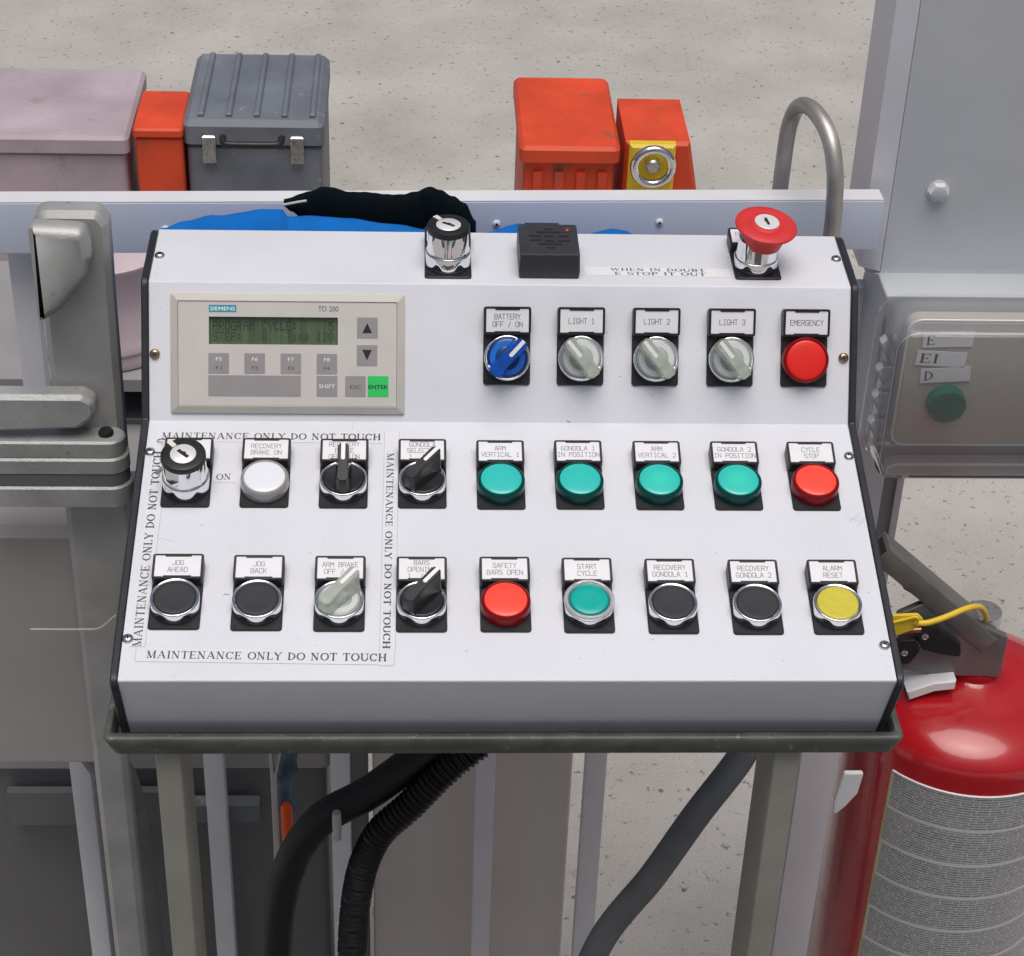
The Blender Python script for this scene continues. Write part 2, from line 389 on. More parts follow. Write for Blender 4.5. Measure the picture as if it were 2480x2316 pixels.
# ------------------------------------------------------------------ lettering
# single-stroke engraved capitals on a 4 x 6 grid
def arc(cx, cy, rx, ry, a0, a1, n=8):
    return [(cx+rx*math.cos(math.radians(a0+(a1-a0)*k/n)), cy+ry*math.sin(math.radians(a0+(a1-a0)*k/n))) for k in range(n+1)]
G = {
'A': [[(0, 0), (1.7, 6), (2.3, 6), (4, 0)], [(.65, 2.1), (3.35, 2.1)]],
'B': [[(0, 0), (0, 6), (2.9, 6), (3.8, 5.3), (3.8, 3.9), (2.9, 3.2), (0, 3.2)], [(2.9, 3.2), (4, 2.4), (4, .8), (3, 0), (0, 0)]],
'C': [[(4, 5), (3, 6), (1, 6), (0, 5), (0, 1), (1, 0), (3, 0), (4, 1)]],
'D': [[(0, 0), (0, 6), (2.8, 6), (4, 4.8), (4, 1.2), (2.8, 0), (0, 0)]],
'E': [[(4, 6), (0, 6), (0, 0), (4, 0)], [(0, 3.1), (3.2, 3.1)]],
'F': [[(4, 6), (0, 6), (0, 0)], [(0, 3.1), (3.2, 3.1)]],
'G': [[(4, 5), (3, 6), (1, 6), (0, 5), (0, 1), (1, 0), (3, 0), (4, 1), (4, 2.8), (2.2, 2.8)]],
'H': [[(0, 0), (0, 6)], [(4, 0), (4, 6)], [(0, 3), (4, 3)]],
'I': [[(.8, 0), (3.2, 0)], [(.8, 6), (3.2, 6)], [(2, 0), (2, 6)]],
'J': [[(4, 6), (4, 1), (3, 0), (1, 0), (0, 1.2)]],
'K': [[(0, 0), (0, 6)], [(4, 6), (0, 2.4)], [(1.3, 3.6), (4, 0)]],
'L': [[(0, 6), (0, 0), (4, 0)]],
'M': [[(0, 0), (0, 6), (2, 3), (4, 6), (4, 0)]],
'N': [[(0, 0), (0, 6), (4, 0), (4, 6)]],
'O': [[(1, 0), (0, 1), (0, 5), (1, 6), (3, 6), (4, 5), (4, 1), (3, 0), (1, 0)]],
'P': [[(0, 0), (0, 6), (3, 6), (4, 5.2), (4, 3.7), (3, 2.9), (0, 2.9)]],
'R': [[(0, 0), (0, 6), (3, 6), (4, 5.2), (4, 3.7), (3, 2.9), (0, 2.9)], [(2.4, 2.9), (4, 0)]],
'S': [[(4, 5.1), (3, 6), (1, 6), (0, 5.1), (0, 3.9), (1, 3.1), (3, 3), (4, 2.1), (4, .9), (3, 0), (1, 0), (0, .9)]],
'T': [[(0, 6), (4, 6)], [(2, 6), (2, 0)]],
'U': [[(0, 6), (0, 1), (1, 0), (3, 0), (4, 1), (4, 6)]],
'V': [[(0, 6), (2, 0), (4, 6)]],
'Y': [[(0, 6), (2, 3), (4, 6)], [(2, 3), (2, 0)]],
'/': [[(0.3, -.6), (3.7, 6.2)]],
'1': [[(.9, 4.8), (2.1, 6), (2.1, 0)], [(.9, 0), (3.3, 0)]],
'2': [[(0, 5), (1, 6), (3, 6), (4, 5), (4, 3.8), (0, 0), (4, 0)]],
'3': [[(0, 5.2), (1, 6), (3, 6), (4, 5.2), (4, 3.8), (3, 3.1), (1.4, 3.1)], [(3, 3.1), (4, 2.3), (4, .9), (3, 0), (1, 0), (0, .8)]],
}
def stroke(mb, pts, w, M, z):
    """a run of pen strokes as a thin slab"""
    for a, b in zip(pts[:-1], pts[1:]):
        a = Vector(a); b = Vector(b); d = b-a
        if d.length < 1e-6: continue
        d.normalize(); n = Vector((-d.y, d.x))*w/2; e = d*w*0.38
        q = [a-e+n, a-e-n, b+e-n, b+e+n]
        z += 0.002
        mb.add([(p.x, p.y, z) for p in q], [(0, 1, 2, 3)], M)
def engrave(mb, lines, cx, cy, M, z, h=3.3, pitch=2.42, lp=4.9, w=0.34):
    s = h/6; k = len(lines)
    for i, t in enumerate(lines):
        y0 = cy+(k-1)/2*lp-i*lp-h/2; x0 = cx-(len(t)*pitch-(pitch-4*s*0.82))/2
        for j, ch in enumerate(t):
            for st in G.get(ch, []):
                stroke(mb, [(x0+j*pitch+x*s*0.82, y0+y*s) for x, y in st], w, M, z)

# book-face capitals with serifs; k thick, t thin (units of the cap height)
def serif_glyph(ch):
    T, t = 0.17, 0.065; Sg = []
    def V(x, y0=0., y1=1., w=T, s0=True, s1=True):
        Sg.append(([(x, y0), (x, y1)], w))
        for y, f in ((y0+t/2, s0), (y1-t/2, s1)):
            if f: Sg.append(([(x-.14, y), (x+.14, y)], t))
    def Hh(x0, x1, y): Sg.append(([(x0, y), (x1, y)], t))
    def D(a, b, w): Sg.append(([a, b], w))
    def A(cx, cy, rx, ry, a0, a1, n=14):
        p = arc(cx, cy, rx, ry, a0, a1, n)
        for a, b in zip(p[:-1], p[1:]):
            d = Vector(b)-Vector(a); c = abs(d.y)/max(d.length, 1e-6); Sg.append(([a, b], t+(T-t)*c*c))
    if ch == 'M': V(.15, w=t); D((.15, .97), (.52, .04), T); D((.52, .04), (.9, .97), t); V(.9); return Sg, 1.15
    if ch == 'A': D((.1, .03), (.46, .97), t); D((.46, .97), (.82, .03), T); Hh(.22, .68, .33); Hh(0, .22, .03); Hh(.68, .98, .03); return Sg, 1.0
    if ch == 'I': V(.22); return Sg, .46
    if ch == 'N': V(.16, w=t); D((.16, .97), (.76, .03), T); V(.76, w=t, s0=False); return Sg, 1.0
    if ch == 'T': V(.42, s1=False); Hh(.04, .8, .965); D((.06, .97), (.06, .8), t); D((.78, .97), (.78, .8), t); return Sg, .86
    if ch == 'E': V(.2, s0=False, s1=False); Hh(.05, .72, .965); Hh(.05, .76, .035); Hh(.2, .56, .5); D((.71, .97), (.71, .8), t); D((.75, .03), (.75, .22), t); D((.56, .4), (.56, .6), t); return Sg, .86
    if ch == 'F': V(.2, s1=False); Hh(.05, .72, .965); Hh(.2, .56, .5); D((.71, .97), (.71, .8), t); D((.56, .4), (.56, .6), t); return Sg, .8
    if ch == 'C': A(.48, .5, .38, .47, 40, 320); D((.8, .98), (.8, .7), t); return Sg, .92
    if ch == 'O': A(.5, .5, .4, .47, 0, 360, 24); return Sg, 1.0
    if ch == 'L': V(.2); Hh(.05, .7, .035); D((.7, .03), (.7, .26), t); return Sg, .8
    if ch == 'Y': D((.1, .96), (.44, .46), T); D((.78, .96), (.44, .46), t); V(.44, 0, .5, s1=False); Hh(0, .24, .965); Hh(.64, .9, .965); return Sg, .9
    if ch == 'D': V(.2); A(.2, .5, .62, .465, 90, -90, 18); return Sg, .95
    if ch == 'U': V(.18, .35, 1., s0=False); V(.8, .35, 1., w=t, s0=False); A(.49, .35, .31, .32, 180, 360); return Sg, .98
    if ch == 'H': V(.18); V(.78); Hh(.18, .78, .5); return Sg, .98
    if ch == 'W': D((.12, .96), (.36, .04), T); D((.36, .04), (.6, .96), t); D((.6, .96), (.84, .04), T); D((.84, .04), (1.08, .96), t); Hh(0, .26, .965); Hh(.96, 1.2, .965); return Sg, 1.25
    if ch == 'B': V(.2); A(.3, .74, .38, .225, 90, -90); A(.3, .27, .44, .235, 90, -90); return Sg, .86
    if ch == 'P': V(.2); A(.3, .72, .4, .245, 90, -90); return Sg, .82
    if ch == 'S': A(.4, .72, .29, .24, 30, 270); A(.4, .26, .31, .24, 90, -150); return Sg, .78
    return Sg, .5
def serif_text(mb, txt, p0, p1, up, h, M, z, heavy=1.0):
    """write txt from p0 to p1 (face coordinates, mm), cap height h towards up"""
    total = 0; lay = []
    for ch in txt:
        g, a = serif_glyph(ch); lay.append((g, total)); total += a+0.06
    p0 = Vector(p0); d = Vector(p1)-p0; sx = d.length/total; d.normalize(); upv = Vector(up)
    for g, x0 in lay:
        for pts, w in g:
            a, b = [Vector(q) for q in pts]
            A_ = p0+d*((a.x+x0)*sx)+upv*a.y*h; B_ = p0+d*((b.x+x0)*sx)+upv*b.y*h
            e = (B_-A_); ln = e.length; e.normalize(); nn = Vector((-e.y, e.x))
            vert = abs(e.dot(upv)); ww = w*heavy*(sx*vert+h*(1-vert))/2
            ex = e*ww*0.25
            z += 0.0015
            mb.add([(*(A_-ex+nn*ww), z), (*(A_-ex-nn*ww), z), (*(B_+ex-nn*ww), z), (*(B_+ex+nn*ww), z)], [(0, 1, 2, 3)], M)

def sans(name, txt, x, y, z, h, m, parent, width=None, bold=0.0, align='CENTER', stretch=1.0):
    c = bpy.data.curves.new('t', 'FONT'); c.body = txt; c.align_x = align; c.align_y = 'CENTER'; c.offset = bold; c.size = 1.0
    o = bpy.data.objects.new('t', c); scene.collection.objects.link(o)
    bpy.context.view_layer.update()
    dg = bpy.context.evaluated_depsgraph_get(); me = bpy.data.meshes.new_from_object(o.evaluated_get(dg))
    bpy.data.objects.remove(o)
    xs = [v.co.x for v in me.vertices]; ys = [v.co.y for v in me.vertices]
    H = max(ys)-min(ys); W = max(xs)-min(xs); k = h/H; kx = (width/W) if width else k*stretch
    cx, cy = (max(xs)+min(xs))/2, (max(ys)+min(ys))/2
    for v in me.vertices: v.co = Vector(((x+(v.co.x-cx)*kx)*S, (y+(v.co.y-cy)*k)*S, z*S))
    me.materials.append(m)
    ob = bpy.data.objects.new(name, me); scene.collection.objects.link(ob); ob.parent = parent
    return ob

# ------------------------------------------------------------------ setting
g = MB(); g.box(-30000, 30000, -20000, 60000, -20, 0)
go = g.build('ground', GROUND, smooth=0); go['kind'] = 'structure'
# joint between the concrete slabs, a recessed dark strip laid as a sheet above the slab
jt = MB(); pth = [(-3000, 1370), (200, 1345), (640, 1352), (1100, 1340), (3000, 1352)]
for a, b in zip(pth[:-1], pth[1:]):
    jt.add([(a[0], a[1], 4), (b[0], b[1], 4), (b[0], b[1]+7, 4), (a[0], a[1]+7, 4)], [(0, 1, 2, 3)])
jo = jt.build('slab_joint', DARK, smooth=0, parent=go)

# added unseen dark mat; it cuts ground bounce onto the console front
b = MB(); b.prism(rrect(-1100, 1200, -2600, -230, 20, 4), -949.5, -936, bev=4)
for k in range(-12, 13): b.box(k*85-4, k*85+4, -2590, -240, -935.8, -933)
m_ = b.build('bounce_dimming_mat', MATTE, smooth=30); m_['label'] = 'added dark ribbed mat, out of view, that dims the console front'; m_['category'] = 'mat'; m_.location.z = BZ*S
# ------------------------------------------------------------------ the console
console = thing('control_console', 'white sloping ride control console with rows of buttons, standing in the grey metal tray', 'control panel')
XL, XR = -197.9, 250.1
c2 = (0.0, 0.0); c1 = (44.17, 76.50); rr = (110.2, 78.9); c3 = (-199.5, -47.1); bb = (-175.3, -107.5)
outer = [bb, c3, c2, c1, rr, (112, 74), (112, -107.5)]
hp = roundpoly(outer, [0.6, 1.6, 1.2, 1.6, 1.5, 0, 0.6], 5)
h = MB(); h.extr(hp, XL, XR, 'x')
h.build('housing', PAINT, console, smooth=30)
seam = MB()
# the fold line where the lower sheet laps under the upper one
def frame(origin, d, n):
    M = Matrix.Identity(4)
    for i in range(3):
        M[i][0] = (1, 0, 0)[i]; M[i][1] = d[i]; M[i][2] = n[i]; M[i][3] = origin[i]*S
    return M
def face_m(p, q):
    d = Vector((0, q[0]-p[0], q[1]-p[1])).normalized(); n = Vector((0, -d.z, d.y))
    return frame((0, p[0], p[1]), d, n)
F_LOW = face_m(c3, c2); F_UP = face_m(c2, c1); F_TOP = face_m(c1, rr)
MM = Matrix.Diagonal((1/S, 1/S, 1/S, 1)) @ Matrix.Diagonal((1, 1, 1, 1))
def mm(F):                       # the same frame for vertices written in mm
    K = F.copy()
    for i in range(3): K[i][3] /= S
    return K
cap_prof = [(-176.5, -109), (-201.8, -47.4), (-1.2, 1.9), (42.9, 78.6), (104, 81.2), (118, 74), (119, -109)]
cpp = roundpoly(cap_prof, [3, 7, 2, 8, 14, 10, 3], 6)
for a, b in ((XL-4.8, XL-0.1), (XR+0.1, XR+4.8)):
    e = MB(); e.extr(cpp, a, b, 'x', bev=0.9)
    e.build('end_cap', CAPB, console, smooth=40)

def screw(F, x, y, m=STEEL, rot=20):
    s = MB(); s.lathe([(3.3, 0), (3.3, 0.8), (2.9, 1.7), (2.0, 2.3), (1.2, 2.45)], 20)
    o = s.build('screw', m, console, M=F @ Matrix.Translation((x*S, y*S, 0)) @ Matrix.Rotation(math.radians(rot), 4, 'Z'))
    c = MB(); c.box(-1.7, 1.7, -.38, .38, 2.1, 2.52); c.box(-.38, .38, -1.7, 1.7, 2.1, 2.525)
    c.build('cross_slot', DARK, o, smooth=0)
    return o
screw(F_LOW, -195.0, 177.5, rot=35); screw(F_LOW, -194.9, 30, rot=12); screw(F_LOW, 246.6, 176.9, rot=55); screw(F_LOW, 246.6, 25.6, rot=28)
screw(F_UP, -194.3, 42.4, BRASS, 40); screw(F_UP, 246.2, 43.3, BRASS, 10); screw(F_TOP, -194.1, 31, rot=15); screw(F_TOP, 246.1, 35.0, rot=50)

# tape labels
def tape(F, quad, m, z=0.10, label=None):
    t = MB(); t.prism(quad, 0.02, z)
    return t.build('tape_label', m, console, M=F, smooth=0, label=label)
MAINT = 'MAINTENANCE ONLY DO NOT TOUCH'
def lettering(parent, fn, m=INKT):
    t = MB(); fn(t); return t.build('lettering', m, parent, smooth=0)
def edge_line(parent, pts, w=0.25, z=0.13, m=TAPEEDGE):
    t = MB(); stroke(t, pts, w, None, z); t.build('tape_edge', m, parent, smooth=0)
t1 = tape(F_LOW, [(-192, 187.0), (-50.3, 186.4), (-50.4, 196), (-192, 196.4)], TAPE, 0.10, 'strip label across the top reading maintenance only do not touch')
lettering(t1, lambda t: serif_text(t, MAINT, (-188.8, 189.4), (-50.6, 188.9), (0, 1), 5.3, None, 0.15))
edge_line(t1, [(-192, 187.0), (-50.3, 186.4)])
t2 = tape(F_LOW, [(-189.3, 13.9), (-41, 11.3), (-41, 21.2), (-189.6, 23.9)], TAPE, 0.16, 'strip label along the bottom reading maintenance only do not touch')
lettering(t2, lambda t: serif_text(t, MAINT, (-183.2, 16.3), (-44.9, 13.9), (0.017, 1), 5.3, None, 0.2))
edge_line(t2, [(-189.6, 23.9), (-189.3, 13.9), (-49, 11.4), (-49, 10.7), (-41, 10.7), (-40.7, 21.2)], z=0.2)
t3 = tape(F_LOW, [(-193.6, 24.5), (-184.6, 24.5), (-184.0, 186), (-193.4, 186)], TAPE, 0.13, 'vertical strip label on the left reading maintenance only do not touch')
lettering(t3, lambda t: serif_text(t, MAINT, (-187.0, 24.8), (-187.6, 178.5), (-1, 0), 5.0, None, 0.18))
edge_line(t3, [(-184.6, 24.5), (-184.0, 186)], z=0.17)
edge_line(t3, [(-193.6, 24.5), (-184.6, 24.5)], z=0.17)
t4 = tape(F_LOW, [(-49.5, 22), (-40.4, 22), (-39.4, 196), (-48.6, 196)], TAPE, 0.13, 'vertical strip label beside the third column reading maintenance only do not touch')
lettering(t4, lambda t: serif_text(t, MAINT, (-46.8, 177.8), (-47.6, 22.6), (1, 0), 4.2, None, 0.18))
edge_line(t4, [(-49.5, 22), (-48.6, 196)], z=0.17); edge_line(t4, [(-40.4, 22), (-39.4, 196)], z=0.17)
t5 = tape(F_LOW, [(-154, 152.6), (-139.9, 152.2), (-139.6, 162.6), (-154, 163)], TAPE, 0.10, 'small label reading ON beside the key switch')
lettering(t5, lambda t: serif_text(t, 'ON', (-152.6, 154.3), (-143.0, 154.7), (0, 1), 5.2, None, 0.15))
edge_line(t5, [(-154, 152.6), (-139.9, 152.2)])
t6 = tape(F_TOP, [(79.8, 12.2), (174.2, 10.8), (173.9, 21.6), (79.4, 22.8)], STICK, 0.3, 'white sticker on the top ledge reading when in doubt E stop it out')
lettering(t6, lambda t: (serif_text(t, 'WHEN IN DOUBT', (96.5, 17.9), (158.4, 17.3), (0, 1), 3.4, None, 0.35, 0.95), serif_text(t, 'E STOP IT OUT', (98.6, 12.9), (158.4, 12.3), (0, 1), 3.5, None, 0.35, 0.95)))
# scratches and pen marks
def marks(name, F, lines, w, m):
    t = MB()
    for l in lines: stroke(t, l, w, None, 0.06)
    t.build(name, m, console, M=F, smooth=0)
marks('scratch', F_LOW, [[(236.5, 126), (243, 123.5), (249, 121)], [(239, 121), (243.5, 126.5), (247, 129.5)], [(243.7, 117.5), (247, 121.5), (250, 127)], [(240, 123), (248, 126.5)]], 0.16, PEN)
marks('pen_mark', F_LOW, [[(-142, 62.8), (-141, 63.6), (-139.6, 63.2), (-138.5, 63.6)]], 0.4, PENB)
marks('pen_mark', F_UP, [[(68, 1.4), (69.3, 0.9), (70.4, 0.7)]], 0.5, PENB)
marks('scratch', F_LOW, [[(-69, 199), (-69.5, 203), (-69, 205.5)], [(-183, 107), (-178, 105.4), (-175, 104.6)], [(-160, 118), (-158, 117)]], 0.14, PEN)

def specks(F, x0, x1, y0, y1, n, seed):
    rnd = random.Random(seed); t = MB()
    for i in range(n):
        cx, cy = rnd.uniform(x0, x1), rnd.uniform(y0, y1); r = 0.10+0.28*rnd.random()**3; k = rnd.choice((4, 5, 6)); a0_ = rnd.uniform(0, 6); st_ = rnd.choice((1, 1, 1.6, 2.6))
        t.add([(cx+r*st_*math.cos(a0_+2*PI*j/k)*rnd.uniform(.7, 1.2), cy+r*math.sin(a0_+2*PI*j/k)*rnd.uniform(.7, 1.2), .05+.0004*i) for j in range(k)], [tuple(range(k))])
    t.build('dirt_specks', SPECK, console, 0, M=F)['kind'] = 'stuff'
SPECK = mat('dirt_speck', (0.28, 0.27, 0.26), 0.8)
specks(F_LOW, XL+3, XR-3, 4, 200, 260, 3); specks(F_UP, XL+3, XR-3, 3, 85, 90, 4); specks(F_TOP, XL+3, XR-3, 3, 62, 50, 5)
rs = random.Random(11)
for i in range(9):
    x0, y0, a_ = rs.uniform(-180, 235), rs.uniform(6, 120), rs.uniform(-.5, .5); L_ = rs.uniform(3, 11)
    marks('scratch', F_LOW, [[(x0, y0), (x0+L_*.5*math.cos(a_), y0+L_*.5*math.sin(a_)+.3), (x0+L_*math.cos(a_), y0+L_*math.sin(a_))]], 0.10, SCR if i % 3 else PEN)

# ---- the operator terminal
TX, TY = -184.2, 5.1
term = MB()
R0 = rrect(0, 148, 0, 76, 1.2, 3); R1 = rrect(0.4, 147.6, 0.4, 75.6, 1.1, 3); R2 = rrect(4.6, 143.4, 4.6, 71.4, 0.9, 3); R3 = rrect(4.9, 143.1, 4.9, 71.1, .8, 3)
term.layers([[(x, y, 0) for x, y in R0], [(x, y, 1.4) for x, y in R0], [(x, y, 2.0) for x, y in R1], [(x, y, 5.0) for x, y in R2], [(x, y, 4.55) for x, y in R3]], cap1=False)
tobj = term.build('operator_terminal', BEIGE, console, smooth=20, M=F_UP @ Matrix.Translation((TX*S, TY*S, 0)), label='beige text display terminal with membrane keys')
# the membrane face with a real opening for the display
fx0, fx1, fy0, fy1 = 4.9, 143.1, 4.9, 71.1
lx0, lx1, ly0, ly1 = 24.3, 105.7, 43.9, 61.3
fm = MB(); z = 4.3
for x0, x1, y0, y1 in ((fx0, lx0, fy0, fy1), (lx1, fx1, fy0, fy1), (lx0, lx1, fy0, ly0), (lx0, lx1, ly1, fy1)):
    fm.add([(x0, y0, z), (x1, y0, z), (x1, y1, z), (x0, y1, z)], [(0, 1, 2, 3)])
ring = [(lx0, ly0), (lx1, ly0), (lx1, ly1), (lx0, ly1)]
for (a, b) in zip(ring, ring[1:]+ring[:1]):
    fm.add([(*a, z), (*b, z), (*b, 0.9), (*a, 0.9)], [(0, 1, 2, 3)])
fm.build('face_membrane', FACEP, tobj, smooth=0)
gr = MB(); q = rrect(4.95, 143.05, 4.95, 71.05, .8, 3); stroke(gr, q+[q[0]], 0.28, None, 4.33)
gr.build('face_groove', DARK, tobj, smooth=0)
sc = MB(); sc.add([(lx0-.2, ly0-.2, 1.1), (lx1+.2, ly0-.2, 1.1), (lx1+.2, ly1+.2, 1.1), (lx0-.2, ly1+.2, 1.1)], [(0, 1, 2, 3)])
sc.build('display_screen', LCD, tobj, smooth=0)
DOT = {'P': '11110100011000111110100001000010000', 'R': '11110100011000111110101001001010001', 'O': '01110100011000110001100011000101110',
 'G': '01110100011000010111100011000101111', 'A': '01110100011000111111100011000110001', 'M': '10001110111010110101100011000110001',
 'C': '01110100011000010000100001000101110', 'Y': '10001100011000101010001000010000100', 'L': '10000100001000010000100001000011111',
 'E': '11111100001000011110100001000011111', ':': '00000011000110000000011000110000000', '5': '11111100001111000001000011000101110',
 'S': '01111100001000001110000010000111110', 'T': '11111001000010000100001000010000100', '0': '01110100011001110101110011000101110',
 'i': '00100000000110000100001000010001110', 'm': '00000000001101010101101011000110001', 'e': '00000000000111010001111111000001110',
 '1': '00100011000010000100001000010001110', '2': '01110100010000100010001000100011111'}
for row, (txt, ytop) in enumerate((('PROGRAM CYCLE:     5', 58.4), ('STEP:   0   Time 120', 51.8))):
    d = MB()
    for j, ch in enumerate(txt):
        if ch not in DOT: continue
        for k, b in enumerate(DOT[ch]):
            if b == '1':
                x = 26.6+j*3.86+(k % 5)*0.62; y = ytop-(k//5)*0.82
                d.add([(x, y, 1.16), (x+.58, y, 1.16), (x+.58, y-.78, 1.16), (x, y-.78, 1.16)], [(0, 1, 2, 3)])
    d.build('display_text', LCDI if row == 0 else LCDI2, tobj, smooth=0)['kind'] = 'stuff'
def key(x0, y0, x1, y1, m=KEYG, label=None):
    k = MB(); k.prism(rrect(x0, x1, y0, y1, 0.3, 2), 4.25, 4.5, bev=0.06); return k.build('key', m, tobj, smooth=0, label=label)
for x in (24.0, 46.7, 69.5, 92.3): key(x, 25.3, x+13, 38.3)
key(23.9, 11.0, 82.3, 24.3, label='wide blank grey key'); key(92.3, 11.1, 105.4, 24.3); key(110.4, 11.1, 123.4, 24.3); key(124.7, 11.1, 137.9, 24.4, KEYE, 'green enter key')
key(117.8, 48.2, 130.9, 61.5); key(117.7, 30.7, 130.7, 44.0)
lg = MB(); lg.prism([(24.4, 64.1), (41.7, 64.1), (41.7, 68.7), (24.4, 68.7)], 4.25, 4.36); lg.build('maker_badge', LOGO, tobj, smooth=0)
KW = MARK; KD = mat('key_print_dark', (0.015, 0.015, 0.02), 0.6); KG = mat('key_print_grey', (0.075, 0.075, 0.085), 0.6)
sans('lettering', 'SIEMENS', 33.05, 66.4, 4.42, 2.5, KW, tobj, width=15.4, bold=0.008)
sans('lettering', 'TD 200', 99.6, 66.7, 4.36, 3.3, KG, tobj, width=12.8)
for i, x in enumerate((24.0, 46.7, 69.5, 92.3)):
    sans('lettering', 'F%d' % (i+5), x+6.6, 34.6, 4.56, 2.2, KW, tobj, width=3.7)
    sans('lettering', 'F%d' % (i+1), x+6.6, 29.0, 4.56, 2.2, KG, tobj, width=3.7)
sans('lettering', 'SHIFT', 98.9, 17.7, 4.56, 2.5, KW, tobj, width=10.2)
sans('lettering', 'ESC', 117.0, 17.4, 4.56, 2.3, KG, tobj, width=7.0)
sans('lettering', 'ENTER', 131.3, 17.4, 4.56, 2.5, KD, tobj, width=12.2, bold=0.02)
ar = MB(); ar.add([(121.2, 51.6, 4.55), (127.4, 51.6, 4.55), (124.3, 58.0, 4.55)], [(0, 1, 2)]); ar.build('arrow_up', KD, tobj, smooth=0)
ar = MB(); ar.add([(121.1, 41.0, 4.55), (127.3, 41.0, 4.55), (124.2, 34.4, 4.55)], [(0, 1, 2)]); ar.build('arrow_down', KD, tobj, smooth=0)

# ---- operator modules (30 x 50 mm), local frame: x right, y up the face, z out
CY = 17.5
_cache = {}
def cached(key, name, m, parent, fn, smooth=38):
    if key not in _cache:
        b = MB(); fn(b); o = b.build(name, m, parent, smooth); _cache[key] = o.data; return o
    o = bpy.data.objects.new(name, _cache[key]); scene.collection.objects.link(o); o.parent = parent
    return o
def plate_fn(b):
    b.prism(rrect(-15, 15, 0, 49.5, 2.0, 4), 0.05, 1.6, bev=0.4)
def holder_fn(b):
    # a wedge-shaped frame round the legend, with spring tabs top and bottom
    y0, y1, z0, z1 = 32.2, 50.0, 8.3, 10.2
    def zz(y, d=0): return z0+(z1-z0)*(y-y0)/(y1-y0)+d
    o = rrect(-15, 15, y0, y1, 1.6, 4); i_ = rrect(-13.6, 13.6, y0+1.5, y1-1.3, 0.3, 4); oo = rrect(-14.6, 14.6, y0+.4, y1-.4, 1.4, 4)
    rings = [[(x, y, 1.2) for x, y in o], [(x, y, zz(y, -.5)) for x, y in o], [(x, y, zz(y)) for x, y in oo], [(x, y, zz(y)) for x, y in i_], [(x, y, zz(y, -0.9)) for x, y in i_]]
    b.layers(rings, cap1=True)
    for ya, yb in ((y1-2.2, y1-1.0), (y0+1.2, y0+2.2)):
        b.add([(-7.5, ya, zz(ya)), (7.5, ya, zz(ya)), (8.3, yb, zz(yb)), (-8.3, yb, zz(yb)), (-7.5, ya, zz(ya, -.7)), (7.5, ya, zz(ya, -.7)), (8.3, yb, zz(yb, -.7)), (-8.3, yb, zz(yb, -.7))],
              [(0, 1, 2, 3), (0, 1, 5, 4), (2, 3, 7, 6), (1, 2, 6, 5), (3, 0, 4, 7)])
HA = math.atan2(1.9, 17.8)
CARDM = Matrix.Translation((0, 32.2*S, 8.3*S)) @ Matrix.Rotation(HA, 4, 'X')
def card_fn(b): b.prism(rrect(-13.5, 13.5, 1.6, 16.5, 0.3, 2), -0.85, -0.42)
def lobe(ph):
    t = abs(ph-round(ph))*2; u = max(0, min(1, (t-.34)/.6)); return 2.3+0.5*(t/.34)**2*(t < .34)+(.5 if t >= .34 else 0)+4.3*u*u*(3-2*u)
def bezel_ring(b, zt=9.2, r=14.5, ri=12.5):
    # chrome collar whose skirt is cut into lobes over a black base
    n = 96; lo = []; top = []; mid = []
    for i in range(n):
        a = 2*PI*i/n
        ph = (a+PI/2)*6/(2*PI); c = 0.5+0.5*math.cos(2*PI*ph)
        zl = lobe(ph)
        lo.append((r*math.cos(a), CY+r*math.sin(a), zl))
    def ring(rad, z): return [(rad*math.cos(2*PI*i/n), CY+rad*math.sin(2*PI*i/n), z) for i in range(n)]
    inn = [(x*(r-.6)/r, CY+(y-CY)*(r-.6)/r, zz) for x, y, zz in lo]
    b.layers([inn, lo, ring(r+.05, zt-1.6), ring(r, zt-.9), ring(r-.2, zt-.35), ring(r-.5, zt-.08), ring(r-.85, zt), ring(r-1.25, zt-.15), ring(ri+.1, zt-.6), ring(ri, zt-2.5)], cap0=False, cap1=False)
def core_fn(b): b.lathe([(14.95, 1.3), (14.9, 2.2), (14.3, 2.8), (13.9, 3.4), (13.9, 6.9), (13.2, 7.4)], 64, (0, CY))
def module(kind, F, x, y, lines, label, dark=False):
    M = F @ Matrix.Translation((x*S, y*S, 0))
    if 'plate' not in _cache:
        b = MB(); plate_fn(b); o = b.build(kind, BLK, console, 30); _cache['plate'] = o.data
    else:
        o = bpy.data.objects.new(kind, _cache['plate']); scene.collection.objects.link(o); o.parent = console
    o.matrix_local = M; o['label'] = label
    cached('holder', 'legend_holder', BLK, o, holder_fn, 30)
    c = cached('card', 'legend_card', CARD, o, card_fn, 0); c.matrix_local = CARDM
    if lines:
        t = MB(); cyy = 9.0 if len(lines) < 3 else 8.6
        engrave(t, lines, 0, cyy, None, -0.34, lp=4.9 if len(lines) < 3 else 4.8)
        l = t.build('lettering', INKD if dark else INKL, o, smooth=0); l.matrix_local = CARDM
    return o
def bezel(o, zt=9.2):
    cached('core', 'collar', BLK, o, core_fn); return cached('bez%s' % zt, 'bezel', CHROME, o, lambda b: bezel_ring(b, zt), 50)
